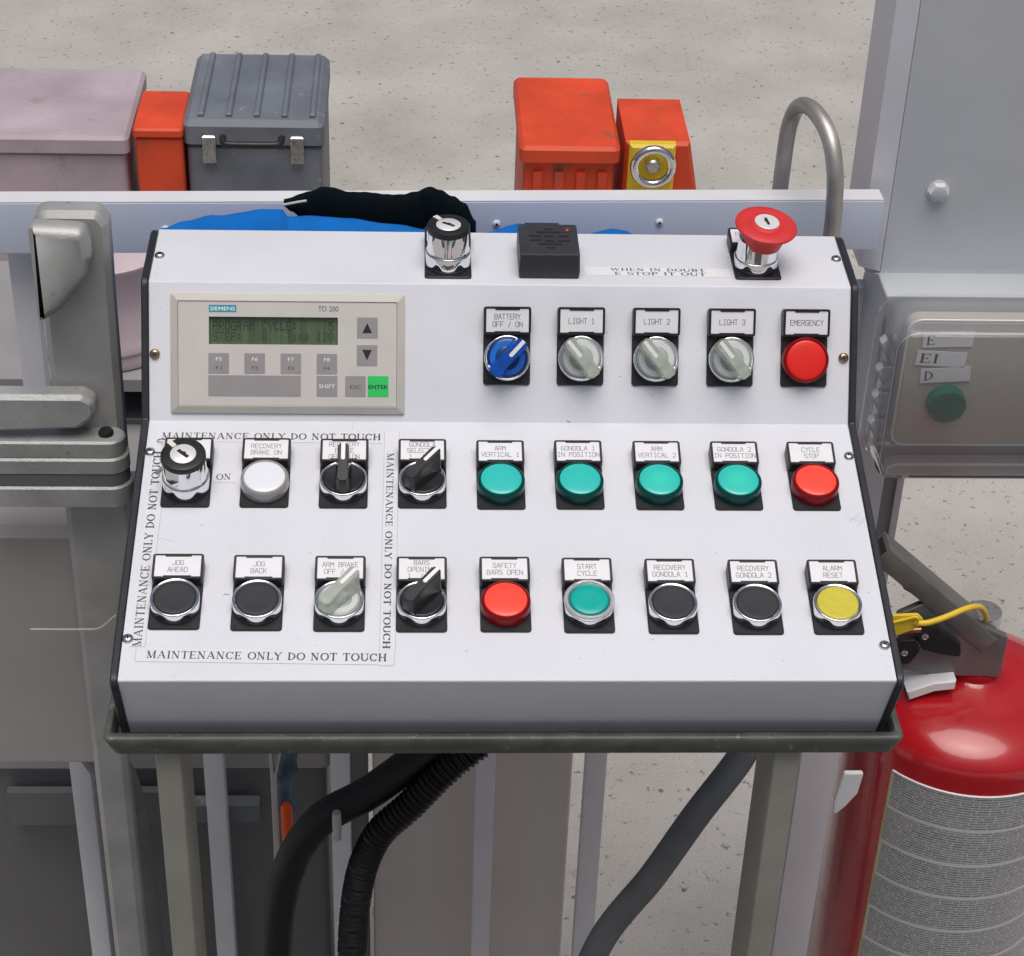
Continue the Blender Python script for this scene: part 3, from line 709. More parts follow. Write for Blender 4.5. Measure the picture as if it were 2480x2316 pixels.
def pilot(F, x, y, lines, label, mb_, ml, dark=False, rim=None):
    o = module('pilot_light', F, x, y, lines, label, dark)
    key = mb_.name
    def body(b):
        b.lathe([(14.3, 1.4), (14.75, 1.8), (14.75, 3.0), (14.5, 3.2), (14.75, 3.4), (14.75, 8.4), (14.4, 9.3), (13.7, 9.8), (13.0, 9.7), (12.7, 9.2)], 72, (0, CY), cap1=True)
    def lens(b):
        pr = [(12.75, 8.8)]+[(12.7*math.cos(t*PI/2/8)**0.9 if t < 8 else 0.3, 9.4+1.2*math.sin(t*PI/2/8)) for t in range(0, 9)]
        b.lathe(pr, 72, (0, CY))
    cached('pb'+key, 'lens_rim', mb_, o, body, 40); cached('pl'+ml.name, 'lens', ml, o, lens, 60)
    return o
def push(F, x, y, lines, label, m):
    o = module('push_button', F, x, y, lines, label); bezel(o, 9.4)
    def cap(b): b.lathe([(12.35, 4), (12.35, 8.5), (12.0, 9.0), (11.2, 9.2), (9, 9.1), (5, 8.85), (1, 8.8)], 64, (0, CY))
    cached('pc'+m.name, 'button_cap', m, o, cap, 60); return o
def fin_shape(b, ang, z0, zt, zp, hw=3.85, L=13.6):
    """the grip of a selector: high and blunt at the tail, running out to the pointer end"""
    R = Matrix.Translation((0, CY, 0)) @ Matrix.Rotation(-math.radians(ang), 4, 'Z')
    plan = [(-hw, -L+2.2), (-hw*.55, -L+.2), (hw*.55, -L+.2), (hw, -L+2.2), (hw*.86, -4), (hw*.84, 4), (hw*.9, L-1.6), (hw*.55, L+.3), (-hw*.55, L+.3), (-hw*.9, L-1.6), (-hw*.84, 4), (-hw*.86, -4)]
    def top(y): return zt+(zp-zt)*(y+L)/(2*L)
    base = offset_poly(plan, 1.6); mid = offset_poly(plan, 0.35)
    rings = [[(x, max(-12.5, min(12.9, y)), z0) for x, y in base], [(x, y, z0+2.5) for x, y in mid], [(x, y, top(y)-0.5) for x, y in plan], [(x*.86, y*.975, top(y)) for x, y in plan]]
    b.layers(rings, R)
def marker_shape(b, ang, zt, zp, L=13.6, w=1.15, y0=1.6):
    R = Matrix.Translation((0, CY, 0)) @ Matrix.Rotation(-math.radians(ang), 4, 'Z')
    def top(y): return zt+(zp-zt)*(y+L)/(2*L)
    pl = [(w, y0+.8), (w, L+.42), (-w, L+.42), (-w, y0+.8), (-w*.7, y0+.2), (0, y0), (w*.7, y0+.2)]
    b.layers([[(x, y, top(y)-1.9) for x, y in pl], [(x, y, top(y)+.12) for x, y in pl]], R)
def selector(F, x, y, lines, label, ang, style='black', dark=False):
    o = module('selector_switch', F, x, y, lines, label, dark); bezel(o, 9.4)
    fm_, dk, lt, mk = {'black': (KNOB, KNOB, KNOB, MARK), 'blue': (BLUE, BLUED, BLUE2, MARK), 'milky': (MILK, MILKD, MILK2, MILKM)}[style]
    zt, zp = (19.5, 24.5) if style != 'black' else (21.5, 26.0)
    if style == 'black':
        cached('disc_b', 'knob_disc', KNOB, o, lambda b: b.lathe([(12.4, 5), (12.4, 9.2), (12.0, 9.7), (11, 9.6), (8, 8.9), (5, 8.7), (1, 8.7)], 64, (0, CY)), 60)
    else:
        cached('disc_'+style, 'knob_disc', dk, o, lambda b: b.lathe([(12.4, 5), (12.4, 9.2), (12.0, 9.7), (1, 9.7)], 64, (0, CY)), 60)
        cached('dring_'+style, 'diffuser_ring', lt, o, lambda b: b.lathe([(11.2, 9.6), (11.0, 10.0), (7.7, 10.0), (7.5, 9.6)], 64, (0, CY), cap0=False, cap1=False), 60)
        cached('dhub_'+style, 'hub', lt if style == 'milky' else fm_, o, lambda b: b.lathe([(4.6, 9.6), (4.3, 11.2), (3, 12.2), (.5, 12.4)], 40, (0, CY)), 60)
    cached('fin%s%s' % (style, ang), 'grip', fm_, o, lambda b: fin_shape(b, ang, 9.0, zt, zp, *((3.85, 13.6) if style == 'black' else (4.3, 14.3))), 32)
    cached('mk%s%s' % (style, ang), 'pointer_mark', mk, o, lambda b: marker_shape(b, ang, zt, zp, 13.6 if style == 'black' else 14.3, 1.25), 30)
    return o
def keyswitch(F, x, y, lines, label, ang=-42, dark=False, slot=48):
    o = module('key_switch', F, x, y, lines, label, dark)
    cached('core', 'collar', BLK, o, core_fn)
    def body(b):
        n = 96; r = 14.5; lo = []
        for i in range(n):
            a = 2*PI*i/n; ph = (a+PI/2)*6/(2*PI); c = 0.5+0.5*math.cos(2*PI*ph)
            lo.append((r*math.cos(a), CY+r*math.sin(a), lobe(ph)+.1))
        def ring(rad, z): return [(rad*math.cos(2*PI*i/n), CY+rad*math.sin(2*PI*i/n), z) for i in range(n)]
        def flute(rad, z): return [((rad+.22*math.cos(6*(2*PI*i/n+PI/2)))*math.cos(2*PI*i/n), CY+(rad+.22*math.cos(6*(2*PI*i/n+PI/2)))*math.sin(2*PI*i/n), z) for i in range(n)]
        inn = [(p[0]*.96, CY+(p[1]-CY)*.96, p[2]) for p in lo]
        b.layers([inn, lo, ring(14.5, 10.6), ring(14.3, 11.2), ring(13.95, 11.5), ring(13.75, 11.7), flute(13.5, 13), flute(13.25, 25.6), ring(12.9, 26)], cap0=False)
    cached('keybody', 'bezel', CHROME, o, body, 45)
    def cap(b): b.lathe([(13.0, 25.6), (13.75, 26.0), (13.75, 28.8), (13.3, 29.7), (12.6, 30.0), (8.3, 30.0), (8.0, 29.6)], 72, (0, CY))
    cached('keycap', 'key_cap', BLK, o, cap, 40)
    cached('keyface', 'lock_face', LOCK, o, lambda b: b.lathe([(7.9, 29), (7.9, 29.9), (7.6, 30.15), (.5, 30.15)], 56, (0, CY)), 40)
    s = MB(); R = Matrix.Translation((0, CY, 0)) @ Matrix.Rotation(math.radians(slot), 4, 'Z')
    s.box(-1.15, 1.15, -4.4, 4.4, 29.5, 30.22, R); s.box(.6, 1.8, -1.2, 1.0, 29.5, 30.215, R)
    s.build('keyhole', DARK, o, 0)
    k = MB(); R = Matrix.Translation((0, CY, 0)) @ Matrix.Rotation(math.radians(-ang), 4, 'Z')
    k.prism([(-1.55, 8.2), (1.55, 8.2), (1.7, 13.8), (-1.7, 13.8)], 26.3, 30.06, R)
    k.build('pointer_mark', MARKN, o, 0)
    return o

PY = [131.4, 131.4, 131.1, 131.3, 130.6, 130.9, 130.7, 130.7, 130.7]
PX = [-170.1, -121.9, -73.4, -24.7, 24.1, 73.1, 122.7, 171.9, 220.6]
k1 = keyswitch(F_LOW, PX[0], PY[0], None, 'chrome key switch at the left end of the lower slope, blank legend')
pilot(F_LOW, PX[1], PY[1], ['RECOVERY', 'BRAKE ON'], 'white pilot light marked recovery brake on', WHTB, WHTL)
selector(F_LOW, PX[2], PY[2], ['RECOVERY', 'BRAKE', 'OFF / ON'], 'black selector knob pointing straight up, marked recovery brake', 0)
selector(F_LOW, PX[3], PY[3], ['GONDOLA', 'SELECTOR', '1  /  2'], 'black selector knob turned right, marked gondola selector', 43)
pilot(F_LOW, PX[4], PY[4], ['ARM', 'VERTICAL 1'], 'turquoise pilot light marked arm vertical 1', TEALB, TEALL)
pilot(F_LOW, PX[5], PY[5], ['GONDOLA 1', 'IN POSITION'], 'turquoise pilot light marked gondola 1 in position', TEALB, TEALL)
pilot(F_LOW, PX[6], PY[6], ['ARM', 'VERTICAL 2'], 'glowing turquoise pilot light marked arm vertical 2', TEALB, TEALLIT)
pilot(F_LOW, PX[7], PY[7], ['GONDOLA 2', 'IN POSITION'], 'glowing turquoise pilot light marked gondola 2 in position', TEALB, TEALLIT)
pilot(F_LOW, PX[8], PY[8], ['CYCLE', 'STOP'], 'red round light marked cycle stop', REDB, REDL)
QX = [-169.3, -121.5, -73.4, -25.1, 24.3, 73.5, 123.2, 173.3, 221.2]
QY = [36.6, 35.8, 35.3, 34.9, 35.0, 34.4, 33.8, 33.3, 33.4]
push(F_LOW, QX[0], QY[0], ['JOG', 'AHEAD'], 'black push button marked jog ahead', MATTE)
push(F_LOW, QX[1], QY[1], ['JOG', 'BACK'], 'black push button marked jog back', MATTE)
selector(F_LOW, QX[2], QY[2], ['ARM BRAKE', 'OFF / ON'], 'milky clear selector knob marked arm brake off on', 43, 'milky')
selector(F_LOW, QX[3], QY[3], ['BARS', 'OPENING', '1  /  2'], 'black selector knob marked bars opening', 43)
pilot(F_LOW, QX[4], QY[4], ['SAFETY', 'BARS OPEN'], 'red pilot light marked safety bars open', REDB, REDL)
o = module('push_button', F_LOW, QX[5], QY[5], ['START', 'CYCLE'], 'turquoise push button with clear collar marked start cycle'); bezel(o, 8.0)
b = MB(); b.lathe([(13.6, 7.6), (14.8, 8.0), (15.1, 9.0), (14.9, 10.4), (14.1, 11.0), (13.0, 11.1), (12.3, 10.4), (12.2, 8)], 72, (0, CY), cap0=False, cap1=False); b.build('guard_ring', PALECLR, o, 50)
b = MB(); b.lathe([(12.9, 7.2), (12.9, 7.9), (12.6, 8.0)], 72, (0, CY)); b.build('ring_seat', WHTB, o, 50)
b = MB(); b.lathe([(12.1, 7), (12.1, 10.0), (11.8, 10.5), (10.8, 10.3)], 72, (0, CY), cap1=False); b.build('cap_rim', RINGT, o, 50)
b = MB(); b.lathe([(10.9, 8), (10.8, 10.3), (10.5, 10.5), (6, 10.3), (1, 10.2)], 72, (0, CY)); b.build('button_cap', CAPT, o, 50)
push(F_LOW, QX[6], QY[6], ['RECOVERY', 'GONDOLA 1'], 'black push button marked recovery gondola 1', MATTE)
push(F_LOW, QX[7], QY[7], ['RECOVERY', 'GONDOLA 2'], 'black push button marked recovery gondola 2', MATTE)
push(F_LOW, QX[8], QY[8], ['ALARM', 'RESET'], 'yellow push button marked alarm reset', CAPY)
UX = [29.0, 76.1, 124.2, 172.5, 220.4]; UY = 24.3
selector(F_UP, UX[0], UY, ['BATTERY', 'OFF / ON'], 'blue selector knob marked battery off on', 42, 'blue', True)
for i in range(3):
    selector(F_UP, UX[i+1], UY, ['LIGHT %d' % (i+1)], 'milky clear selector knob marked light %d' % (i+1), -40, 'milky', True)
pilot(F_UP, UX[4], UY, ['EMERGENCY'], 'red pilot light marked emergency on the upper face', REDB, REDU, True)
# bare legend plate torn key of the left switch: loose metal tag ends beside it
lm = MB(); lm.add([(-186.5, 165.5, .3), (-190.5, 161.0, .4), (-190, 158.6, .4), (-188.6, 158.2, .6), (-186, 161.2, 1.5), (-183.8, 168, 1.6), (-186.5, 165.5, .0), (-190.5, 161.0, .0), (-190, 158.6, .0), (-188.6, 158.2, .0), (-186, 161.2, .0), (-183.8, 168, .0)],
    [(0, 1, 2, 3, 4, 5), (0, 1, 7, 6), (1, 2, 8, 7), (2, 3, 9, 8), (3, 4, 10, 9)])
lm.build('metal_tab', STEEL, console, M=F_LOW)
wp = MB(); wp.tube(smooth_path([(-183.6, 182, 6), (-187, 184.3, 5), (-189.5, 186, 3), (-191.4, 186.8, 1)]), .5, 8, rings_r=None)
wp.build('wire_end', STEEL, console, M=F_LOW)

# top ledge: key switch, buzzer, emergency stop
keyswitch(F_TOP, -8.6, 6.0, None, 'chrome key switch on the top ledge left of the buzzer', -38, True, slot=58)
bz = MB()
pts = rrect(0, 38.2, 0, 38.5, 1.2, 3)
bz.layers([[(x, y, 0.05) for x, y in pts], [(19.1+(x-19.1)*1.03, 19+(y-19)*1.02, 5) for x, y in pts], [(x, y, 17.3) for x, y in pts], [(19.1+(x-19.1)*.97, 19+(y-19)*.97, 18.1) for x, y in pts]])
bz.box(4.5, 27, 38.2, 41.5, 10, 17.6, bev=.5)
BUZ = mat('buzzer_plastic', (0.040, 0.043, 0.050), 0.45, var=0.12, vscale=90, bump=0.3)
bo = bz.build('buzzer_box', BUZ, console, 30, M=F_TOP @ Matrix.Translation((37.0*S, 7.6*S, 0)), label='black square buzzer box with a slotted lid')
sl = [(16.0, 21.8, 31.5), (11.2, 27.6, 27.6), (6.2, 14.4, 23.0), (16.2, 22.6, 22.7), (24.4, 32.8, 22.7), (6.6, 14.6, 17.3), (16.6, 22.8, 16.7), (24.7, 33.0, 16.7), (11.8, 27.9, 12.6), (17.2, 22.9, 8.2)]
for x0, x1, y in sl:
    s = MB(); s.prism(rrect(x0, x1, y-1.15, y+1.15, 1.0, 4), 17.6, 18.22); s.build('sound_slot', DARK, bo, 0)
LED = mat('led_red', (0.22, 0.03, 0.02), 0.2, coat=.6)
s = MB(); s.lathe([(2.3, 18), (2.3, 18.6), (1.8, 19.5), (1, 20), (.3, 20.1)], 24, (31.4, 29.6)); s.build('indicator_lamp', LED, bo)

o = module('emergency_stop', F_TOP, 191.5, 8.2, ['EMERGENCY', 'STOP'], 'red mushroom emergency stop button with key lock')
cached('core', 'collar', BLK, o, core_fn)
def esbody(b):
    n = 96; r = 14.4; lo = []
    for i in range(n):
        a = 2*PI*i/n; ph = (a+PI/2)*6/(2*PI); c = 0.5+0.5*math.cos(2*PI*ph)
        lo.append((r*math.cos(a), CY+r*math.sin(a), lobe(ph)-.2))
    def ring(rad, z, k=0): return [((rad+k*math.cos(6*(2*PI*i/n+PI/2)))*math.cos(2*PI*i/n), CY+(rad+k*math.cos(6*(2*PI*i/n+PI/2)))*math.sin(2*PI*i/n), z) for i in range(n)]
    b.layers([lo, ring(14.3, 7.8), ring(14.0, 8.4), ring(13.4, 8.7, .15), ring(13.0, 12, .25), ring(12.4, 21.5, .25)], cap0=False)
TL = Matrix.Translation((0.9, CY, 0)) @ Matrix.Rotation(math.radians(4.5), 4, 'Y') @ Matrix.Rotation(math.radians(6), 4, 'X') @ Matrix.Translation((0, -CY, 3.6))
TLm = TL.copy()
for i in range(3): TLm[i][3] *= S
b = MB(); esbody(b); b.build('bezel', CHROME, o, 45)
b = MB(); b.lathe([(11.4, 14.4), (12.0, 14.6), (13.4, 19.5), (14.7, 24.5), (15.2, 25.6), (18.0, 27.0), (19.6, 27.6), (20.2, 28.6), (20.0, 29.6), (19.0, 30.3), (16.5, 30.9), (11.6, 31.5), (11.3, 31.35), (11.0, 31.6), (8.5, 31.8), (8.2, 31.4)], 84, (0, CY)); b.build('mushroom_head', MUSH, o, 42, M=TLm)
b = MB(); b.lathe([(8.05, 31), (8.05, 32.0), (7.7, 32.3), (.5, 32.3)], 56, (0, CY)); b.build('lock_face', LOCK, o, 40, M=TLm)
b = MB(); R = Matrix.Translation((0, CY, 0)) @ Matrix.Rotation(math.radians(12), 4, 'Z'); b.box(-.95, .95, -3.6, 3.9, 31.7, 32.36, R); b.box(-1.7, -.6, -.2, 1.6, 31.7, 32.355, R); b.build('keyhole', DARK, o, 0, M=TLm)

# ------------------------------------------------------------------ tray and legs
tray = thing('support_tray', 'grey galvanised tray on legs, holding the white console', 'stand')
def rim_ring(x0, x1, y0, y1, z): return [(x0, y0, z), (x1, y0, z), (x1, y1, z), (x0, y1, z)]
def rr3(x0, x1, y0, y1, r, z): return [(x, y, z) for x, y in rrect(x0, x1, y0, y1, r, 4)]
tr = MB()
tr.layers([rr3(-203.5, 255.5, -188.5, 128, 4, -112), rr3(-207, 258.5, -190.5, 130, 5, -110.6), rr3(-211.6, 263.0, -193.0, 134, 4, -98.6), rr3(-211.2, 262.6, -192.4, 133.6, 4, -97.2), rr3(-210, 261.4, -191.0, 132.4, 3, -96.6), rr3(-207.6, 258.8, -187.6, 130, 2.5, -96.8), rr3(-206.6, 257.8, -186.2, 129, 2.5, -98.6), rr3(-205.6, 256.8, -184.8, 127, 2.5, -109.6)])
tr.build('tray', GALV, tray, 50)
for x0, x1 in ((-183.4, -168.3), (188.8, 204.6)):
    b = MB(); b.prism(rrect(x0, x1, -183, -133, 1.6, 3), -950, -111.8); b.build('leg', OLIVE, tray, 30)

# ------------------------------------------------------------------ white railing behind
rail = thing('white_railing', 'white metal railing behind the console with round headed bolts', 'railing', (0, 0, 0))
ya = math.atan2(17.5, 570.0)
RM = Matrix.Translation((-0.258, 0.230, 0)) @ Matrix.Rotation(ya, 4, 'Z')
b = MB(); b.extr(roundpoly([(0, -4.5), (0, 36), (17.5, 36), (17.5, -4.5)], [.8, 1.0, 1.0, .8], 3), -900, 574, 'x')
b.build('beam', FRONTW, rail, 30, M=RM)
b = MB(); b.extr([(0.35, 36.02), (0.35, 36.9), (17.2, 36.9), (17.2, 36.02)], -899, 573.6, 'x'); b.build('untinted_top', WHITE, rail, 0, M=RM)  # thin white skin; the beam's brighter top is put into its colour
for x, z_ in ((48, 15.0), (288, 18.5), (408, 19.2), (-180, 14.5), (-420, 14)):
    b = MB(); R = Matrix.Translation((x, 0, z_)) @ Matrix.Rotation(PI/2, 4, 'X')
    b.lathe([(2.9, -.5), (2.9, .5), (2.4, 1.5), (1.3, 2.0), (.3, 2.1)], 20, M=R); bo_ = b.build('bolt', WHITE, rail, M=RM)
    b = MB(); b.lathe([(1.2, 1.6), (1.2, 2.2)], 6, M=R); b.build('bolt_socket', DARK, bo_, 0)
for x0, x1 in ((-213, -195.5), (-102, -85), (27, 44), (124.5, 143), (-330, -312)):
    b = MB(); b.prism(rrect(x0, x1, 250, 268, 1.2, 2), -950, -4.6); b.build('upright', WHITE, rail, 30)
for x0, x1 in ((311, 324), (327, 362)):
    b = MB(); b.prism(rrect(x0, x1, 292, 306, 1.2, 2), -950, -62); b.build('upright', WHITE, rail, 30)
# infill panels between the uprights
def slab(name, m, x0, x1, y0, y1, z0, z1, label, cat, bev=3):
    b = MB(); b.prism(rrect(x0, x1, y0, y1, 4, 3), z0, z1, bev=bev); return tag(b.build(name, m, smooth=30), label, cat)

# grey machine cabinet and what stands on it
cab = thing('machine_cabinet', 'dark grey machine cabinet standing behind the left of the console', 'cabinet', (0, 0, 0))
b = MB(); b.prism(rrect(-470, -104, 306, 620, 8, 4), -578, -244.3, bev=4); b.build('upper_body', MIDG, cab, 30)
b = MB(); b.prism(rrect(-464, -108, 312, 614, 8, 4), -950, -578.5, bev=0); b.build('lower_body', DKG, cab, 30)
b = MB(); b.prism(rrect(-400, -236, 297, 305.8, 1, 2), -640, -600); b.build('ledge', DKG, cab, 30)
b = MB(); b.prism(rrect(-240, -170, 292, 305.8, 1, 2), -633, -612); b.build('bracket', BLUG, cab, 30)
shelf = thing('open_case', 'black open fronted case on the grey cabinet below the mauve tank', 'case')
b = MB(); b.box(-440, -225, 370, 560, -244, -238.7, bev=1); b.build('case_bottom', DKG, shelf, 0)
b = MB(); b.box(-440, -225, 358, 560, -191, -178.5, bev=1); b.v = [(x, y, z-12.9) for x, y, z in b.v]; b.build('case_top', MIDG, shelf, 0)
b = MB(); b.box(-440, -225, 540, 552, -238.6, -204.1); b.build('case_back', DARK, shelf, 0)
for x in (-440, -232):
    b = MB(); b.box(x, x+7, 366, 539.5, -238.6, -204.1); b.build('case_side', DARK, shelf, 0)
tank = thing('plastic_bucket', 'mauve round lidded plastic bucket standing behind the railing at the left', 'bucket', (0, 0, 0))
BCX, BCY = -290, 424
b = MB(); b.lathe([(54, -191.2), (59, -190), (60.5, -185), (59, -178), (61, -175), (60, -167), (57, -163), (60, -101), (60.6, -100), (60.6, -97), (59, -96), (40, -94)], 96, (BCX, BCY)); b.build('shell', PINK, tank, 40)
b = MB(); b.lathe([(14, -93.8), (14, -89), (11, -88)], 32, (BCX, BCY)); b.build('lid_knob', PINK, tank, 40)
mc = thing('mauve_crate', 'pale mauve crate far behind the left end of the railing', 'crate')
b = MB(); b.prism(rrect(-640, -424, 1480, 1700, 10, 4), -950, -525, bev=6); b.build('body', MAUV, mc, 30)
b = MB(); b.prism(rrect(-646, -418, 1474, 1706, 10, 4), -524.5, -500, bev=5); b.build('lid', MAUV, mc, 30)

# brown-grey panel between the uprights, standing on the ground
slab('board', BROWN, -66, 118, 300, 312, -950, -300, 'brown grey board leaning behind the railing under the console', 'board')
slab('narrow_board', DKG, -96, -70, 300, 318, -950, -300, 'narrow dark grey board left of the brown board', 'board')

# things beyond the railing
def far_box(name, m, x0, x1, y0, y1, z1, label, cat, r=8):
    b = MB(); b.prism(rrect(x0, x1, y0, y1, r, 4), -949.5, z1, bev=6); return b, m
oc = thing('orange_crate', 'red orange crate with a ribbed side behind the middle of the railing', 'crate')
b = MB(); b.prism(rrect(121, 248, 1480, 1700, 8, 4), -950, -520, bev=6); b.build('body', ORNG, oc, 30)
b = MB(); b.prism(rrect(115, 254, 1470, 1710, 10, 4), -528, -505, bev=5); b.build('rim', ORNG, oc, 30)
for i in range(4):
    b = MB(); b.box(135+i*30, 147+i*30, 1474, 1480.5, -900, -545); b.build('rib', ORNG, oc, 0)
ob = thing('orange_barrier_foot', 'orange wedge foot with yellow sides right of the crate', 'barrier')
b = MB(); b.extr([(262, -950), (440, -950), (352, -505), (262, -505)], 1490, 1640, 'y', bev=5); b.build('body', ORNG, ob, 30)
b = MB(); b.extr([(266, -950), (330, -950), (330, -500), (266, -500)], 1470, 1489.5, 'y', bev=4); b.build('yellow_side', YELL, ob, 30)
ring_ = thing('chrome_ring', 'shiny chrome ring bolt on top of the yellow barrier side', 'ring')
b = MB(); pth = [(298+26*math.cos(t*PI/16), 1455, -525+26*math.sin(t*PI/16)) for t in range(33)]; b.tube(pth, 6, 14); b.build('ring', CHROME, ring_, 60)
b = MB(); b.lathe([(10, 0), (10, 14), (8, 16)], 24, M=Matrix.Translation((298, 1469, -525)) @ Matrix.Rotation(PI/2, 4, 'X')); b.build('boss', STEEL, ring_, 40)
rb = thing('red_box', 'small red box standing left of the blue grey case', 'box')
b = MB(); b.prism(rrect(-410, -346, 1480, 1600, 6, 4), -950, -500, bev=6); b.build('body', ORNG, rb, 30)
b = MB(); b.prism(rrect(-412, -344, 1476, 1604, 6, 4), -499.8, -488, bev=3); b.build('lid', ORNG, rb, 30)
gc = thing('blue_grey_case', 'blue grey equipment case behind the left of the railing', 'case')
b = MB(); b.prism(rrect(-342, -156, 1490, 1720, 10, 4), -950, -515, bev=8); b.build('body', BLUG, gc, 30)
b = MB(); b.prism(rrect(-345, -153, 1486, 1724, 10, 4), -514.5, -480, bev=8); b.build('lid', BLUG, gc, 30)
b = MB(); b.tube(smooth_path([(-290, 1478, -500), (-288, 1462, -500), (-278, 1456, -500), (-222, 1456, -500), (-212, 1462, -500), (-210, 1478, -500)]), 5, 12); b.build('handle', BLK, gc, 50)
for i in range(5):
    b = MB(); b.box(-325+i*38, -317+i*38, 1500, 1710, -479.8, -474, bev=2); b.build('lid_rib', BLUG, gc, 0)
for x in (-310, -190):
    b = MB(); b.box(x-9, x+9, 1481, 1489.8, -540, -500, bev=2); b.build('latch', STEEL, gc, 30)

# blue jacket and black fleece band behind the console
def interp(pts, x):
    if x <= pts[0][0]: return pts[0][1]
    for (a, ha), (b_, hb) in zip(pts[:-1], pts[1:]):
        if x <= b_:
            t = (x-a)/(b_-a); t = t*t*(3-2*t); return ha+(hb-ha)*t
    return pts[-1][1]
TOPJ = [(-212, 38), (-206, 46), (-190, 52), (-168, 56), (-127, 62.5), (-121.5, 62), (-119.5, 56.5), (-99, 56), (-75, 55), (-51, 52), (-20, 46), (10, 43), (26, 46.5), (36, 50), (42, 51.5), (60, 49), (76, 42), (90, 44), (98, 46.6), (108, 48.8), (118, 46.6), (130, 41), (150, 38)]
b = MB(); rings = []; NX = 120
for i in range(NX+1):
    x = -212+362*i/NX; top = interp(TOPJ, x); rg = []
    for k in range(20):
        t = 2*PI*k/20
        yy = 172+34*math.cos(t)*(1 if math.cos(t) > 0 else 0.9); zc = (top-150)/2; hh = (top+150)/2
        zz = zc+hh*(abs(math.sin(t))**0.8)*(1 if math.sin(t) > 0 else -1)
        w = 1.6*math.sin(x*.09+k*.9)+.9*math.sin(x*.17+k*1.7)+.3*math.sin(x*.37-k*.8)
        rg.append((x, yy+w*(.35+abs(math.cos(t))), zz-0.3*abs(math.sin(x*.16+.6*math.sin(x*.05)))*max(0, math.sin(t))))
    rings.append(rg)
b.layers(rings); tag(b.build('blue_jacket', CLOTH, smooth=70), 'bright blue cloth jacket bundled behind the console top edge', 'jacket')
TOPS = [(-123, 47.5), (-105, 54), (-94, 58.3), (-88, 57.5), (-79, 54.5), (-62, 54), (-47, 52.3), (-38, 53), (-29, 55), (-20, 59.3), (-12, 56.5), (-3, 52), (6, 46), (14, 32)]
BOTS = [(-123, 46), (-118, 42), (-105, 30), (-60, 22), (14, 20)]
b = MB(); rings = []
for i in range(90):
    x = -123+137*i/89; tp = interp(TOPS, x)+.22*math.sin(i*.55)+.16*math.sin(i*1.21); bt = interp(BOTS, x)-3; rg = []
    for k in range(14):
        t = 2*PI*k/14
        rg.append((x, 216+6*math.cos(t)*(0.3+0.7*min(1, (tp-bt)/12)), (tp+bt)/2+(tp-bt)/2*math.sin(t)))
    rings.append(rg)
b.layers(rings); tag(b.build('fleece_band', FUZZ, smooth=70), 'black fleece band lying on the blue jacket', 'scarf')
# move the band to its spot in front of the beam, above the jacket
b = MB(); b.tube([(-123, 203, 50), (-112, 203, 52.5), (-106, 203, 53.5)], 1.0, 8); tag(b.build('zip_pull', CABLE, smooth=40), 'thin pale zip pull at the end of the black fleece band', 'zip pull')

# bent steel pipe handle
b = MB(); pp = smooth_path([(270, 205, -120), (270, 205, 20), (269, 206, 58), (267, 211, 82), (263, 224, 99), (256, 245, 107), (250, 268, 102), (247, 284, 84), (246, 290, 50), (246, 292, -60)], 10)
b.tube(pp, 6.1, 18); b.v = [(x, y, z) for x, y, z in b.v]
# the pipe runs in front of the beam and hooks over it
tag(b.build('steel_pipe_hook', PIPE, smooth=60), 'bent bare steel pipe hooked over the railing right of the emergency stop', 'pipe')

# ------------------------------------------------------------------ left casting
POSTG = mat('post_grey', (0.40, 0.405, 0.395), 0.45, metal=0.2, var=0.2, vscale=18, bump=0.6, bscale=500, dirt=(0.17, 0.16, 0.15), dscale=40, dthr=0.64)
HOUSG = mat('housing_grey', (0.36, 0.34, 0.33), 0.5, var=0.08, vscale=10, bump=0.2)
colm = thing('cast_post', 'grey cast metal post with a hinge arm left of the console', 'post', (0, 0, 0))
b = MB(); prof = roundpoly([(-268, -950), (-243, -950), (-243, -240), (-224, -130), (-222.5, 60), (-221.5, 112), (-227, 121), (-268, 121)], [2, 2, 8, 30, 30, 5, 8, 10], 5)
b.extr(prof, 50, 70, 'y', bev=4); b.build('post_body', POSTG, colm, 35)
b = MB(); b.extr(roundpoly([(-268, 50), (-252, 62), (-236, 84), (-231, 98), (-232, 118), (-268, 120)], [4, 8, 10, 10, 8, 4], 5), 30, 49.5, 'y', bev=5); b.build('cover_lobe', CASTG, colm, 45)
HX, HY = -231.5, 42
def lug(z0, z1, r, x1=-330, taper=0):
    n = 20; pl = [(HX+r*math.cos(t), HY+r*math.sin(t)) for t in [(-PI/2+PI*k/n) for k in range(n+1)]]+[(x1, HY+r), (x1, HY-r)]
    m_ = MB(); m_.prism(pl, z0, z1, bev=1.4); return m_
m_ = lug(-50, -38, 10.5); m_.build('hinge_arm', CASTG, colm, 40)
m_ = lug(-62, -50.5, 12.2); m_.build('hinge_arm', CASTG, colm, 40)
m_ = lug(-72, -62.5, 11.5); m_.build('hinge_spacer', DKG, colm, 40)
m_ = lug(-88, -72.5, 13.2); m_.build('hinge_arm', CASTG, colm, 40)
b = MB(); b.lathe([(5, -38.5), (5, -36), (4.2, -34.6), (1, -34.4)], 28, (HX-2, HY)); b.build('hinge_plug', BLK, colm, 40)
b = MB(); b.extr(roundpoly([(-330, -4), (-246, -4), (-238, -9), (-238, -20), (-250, -30), (-330, -34)], [3, 6, 6, 6, 6, 3], 4), 34, 50, 'y', bev=3); b.build('clamp_block', CASTG, colm, 40)
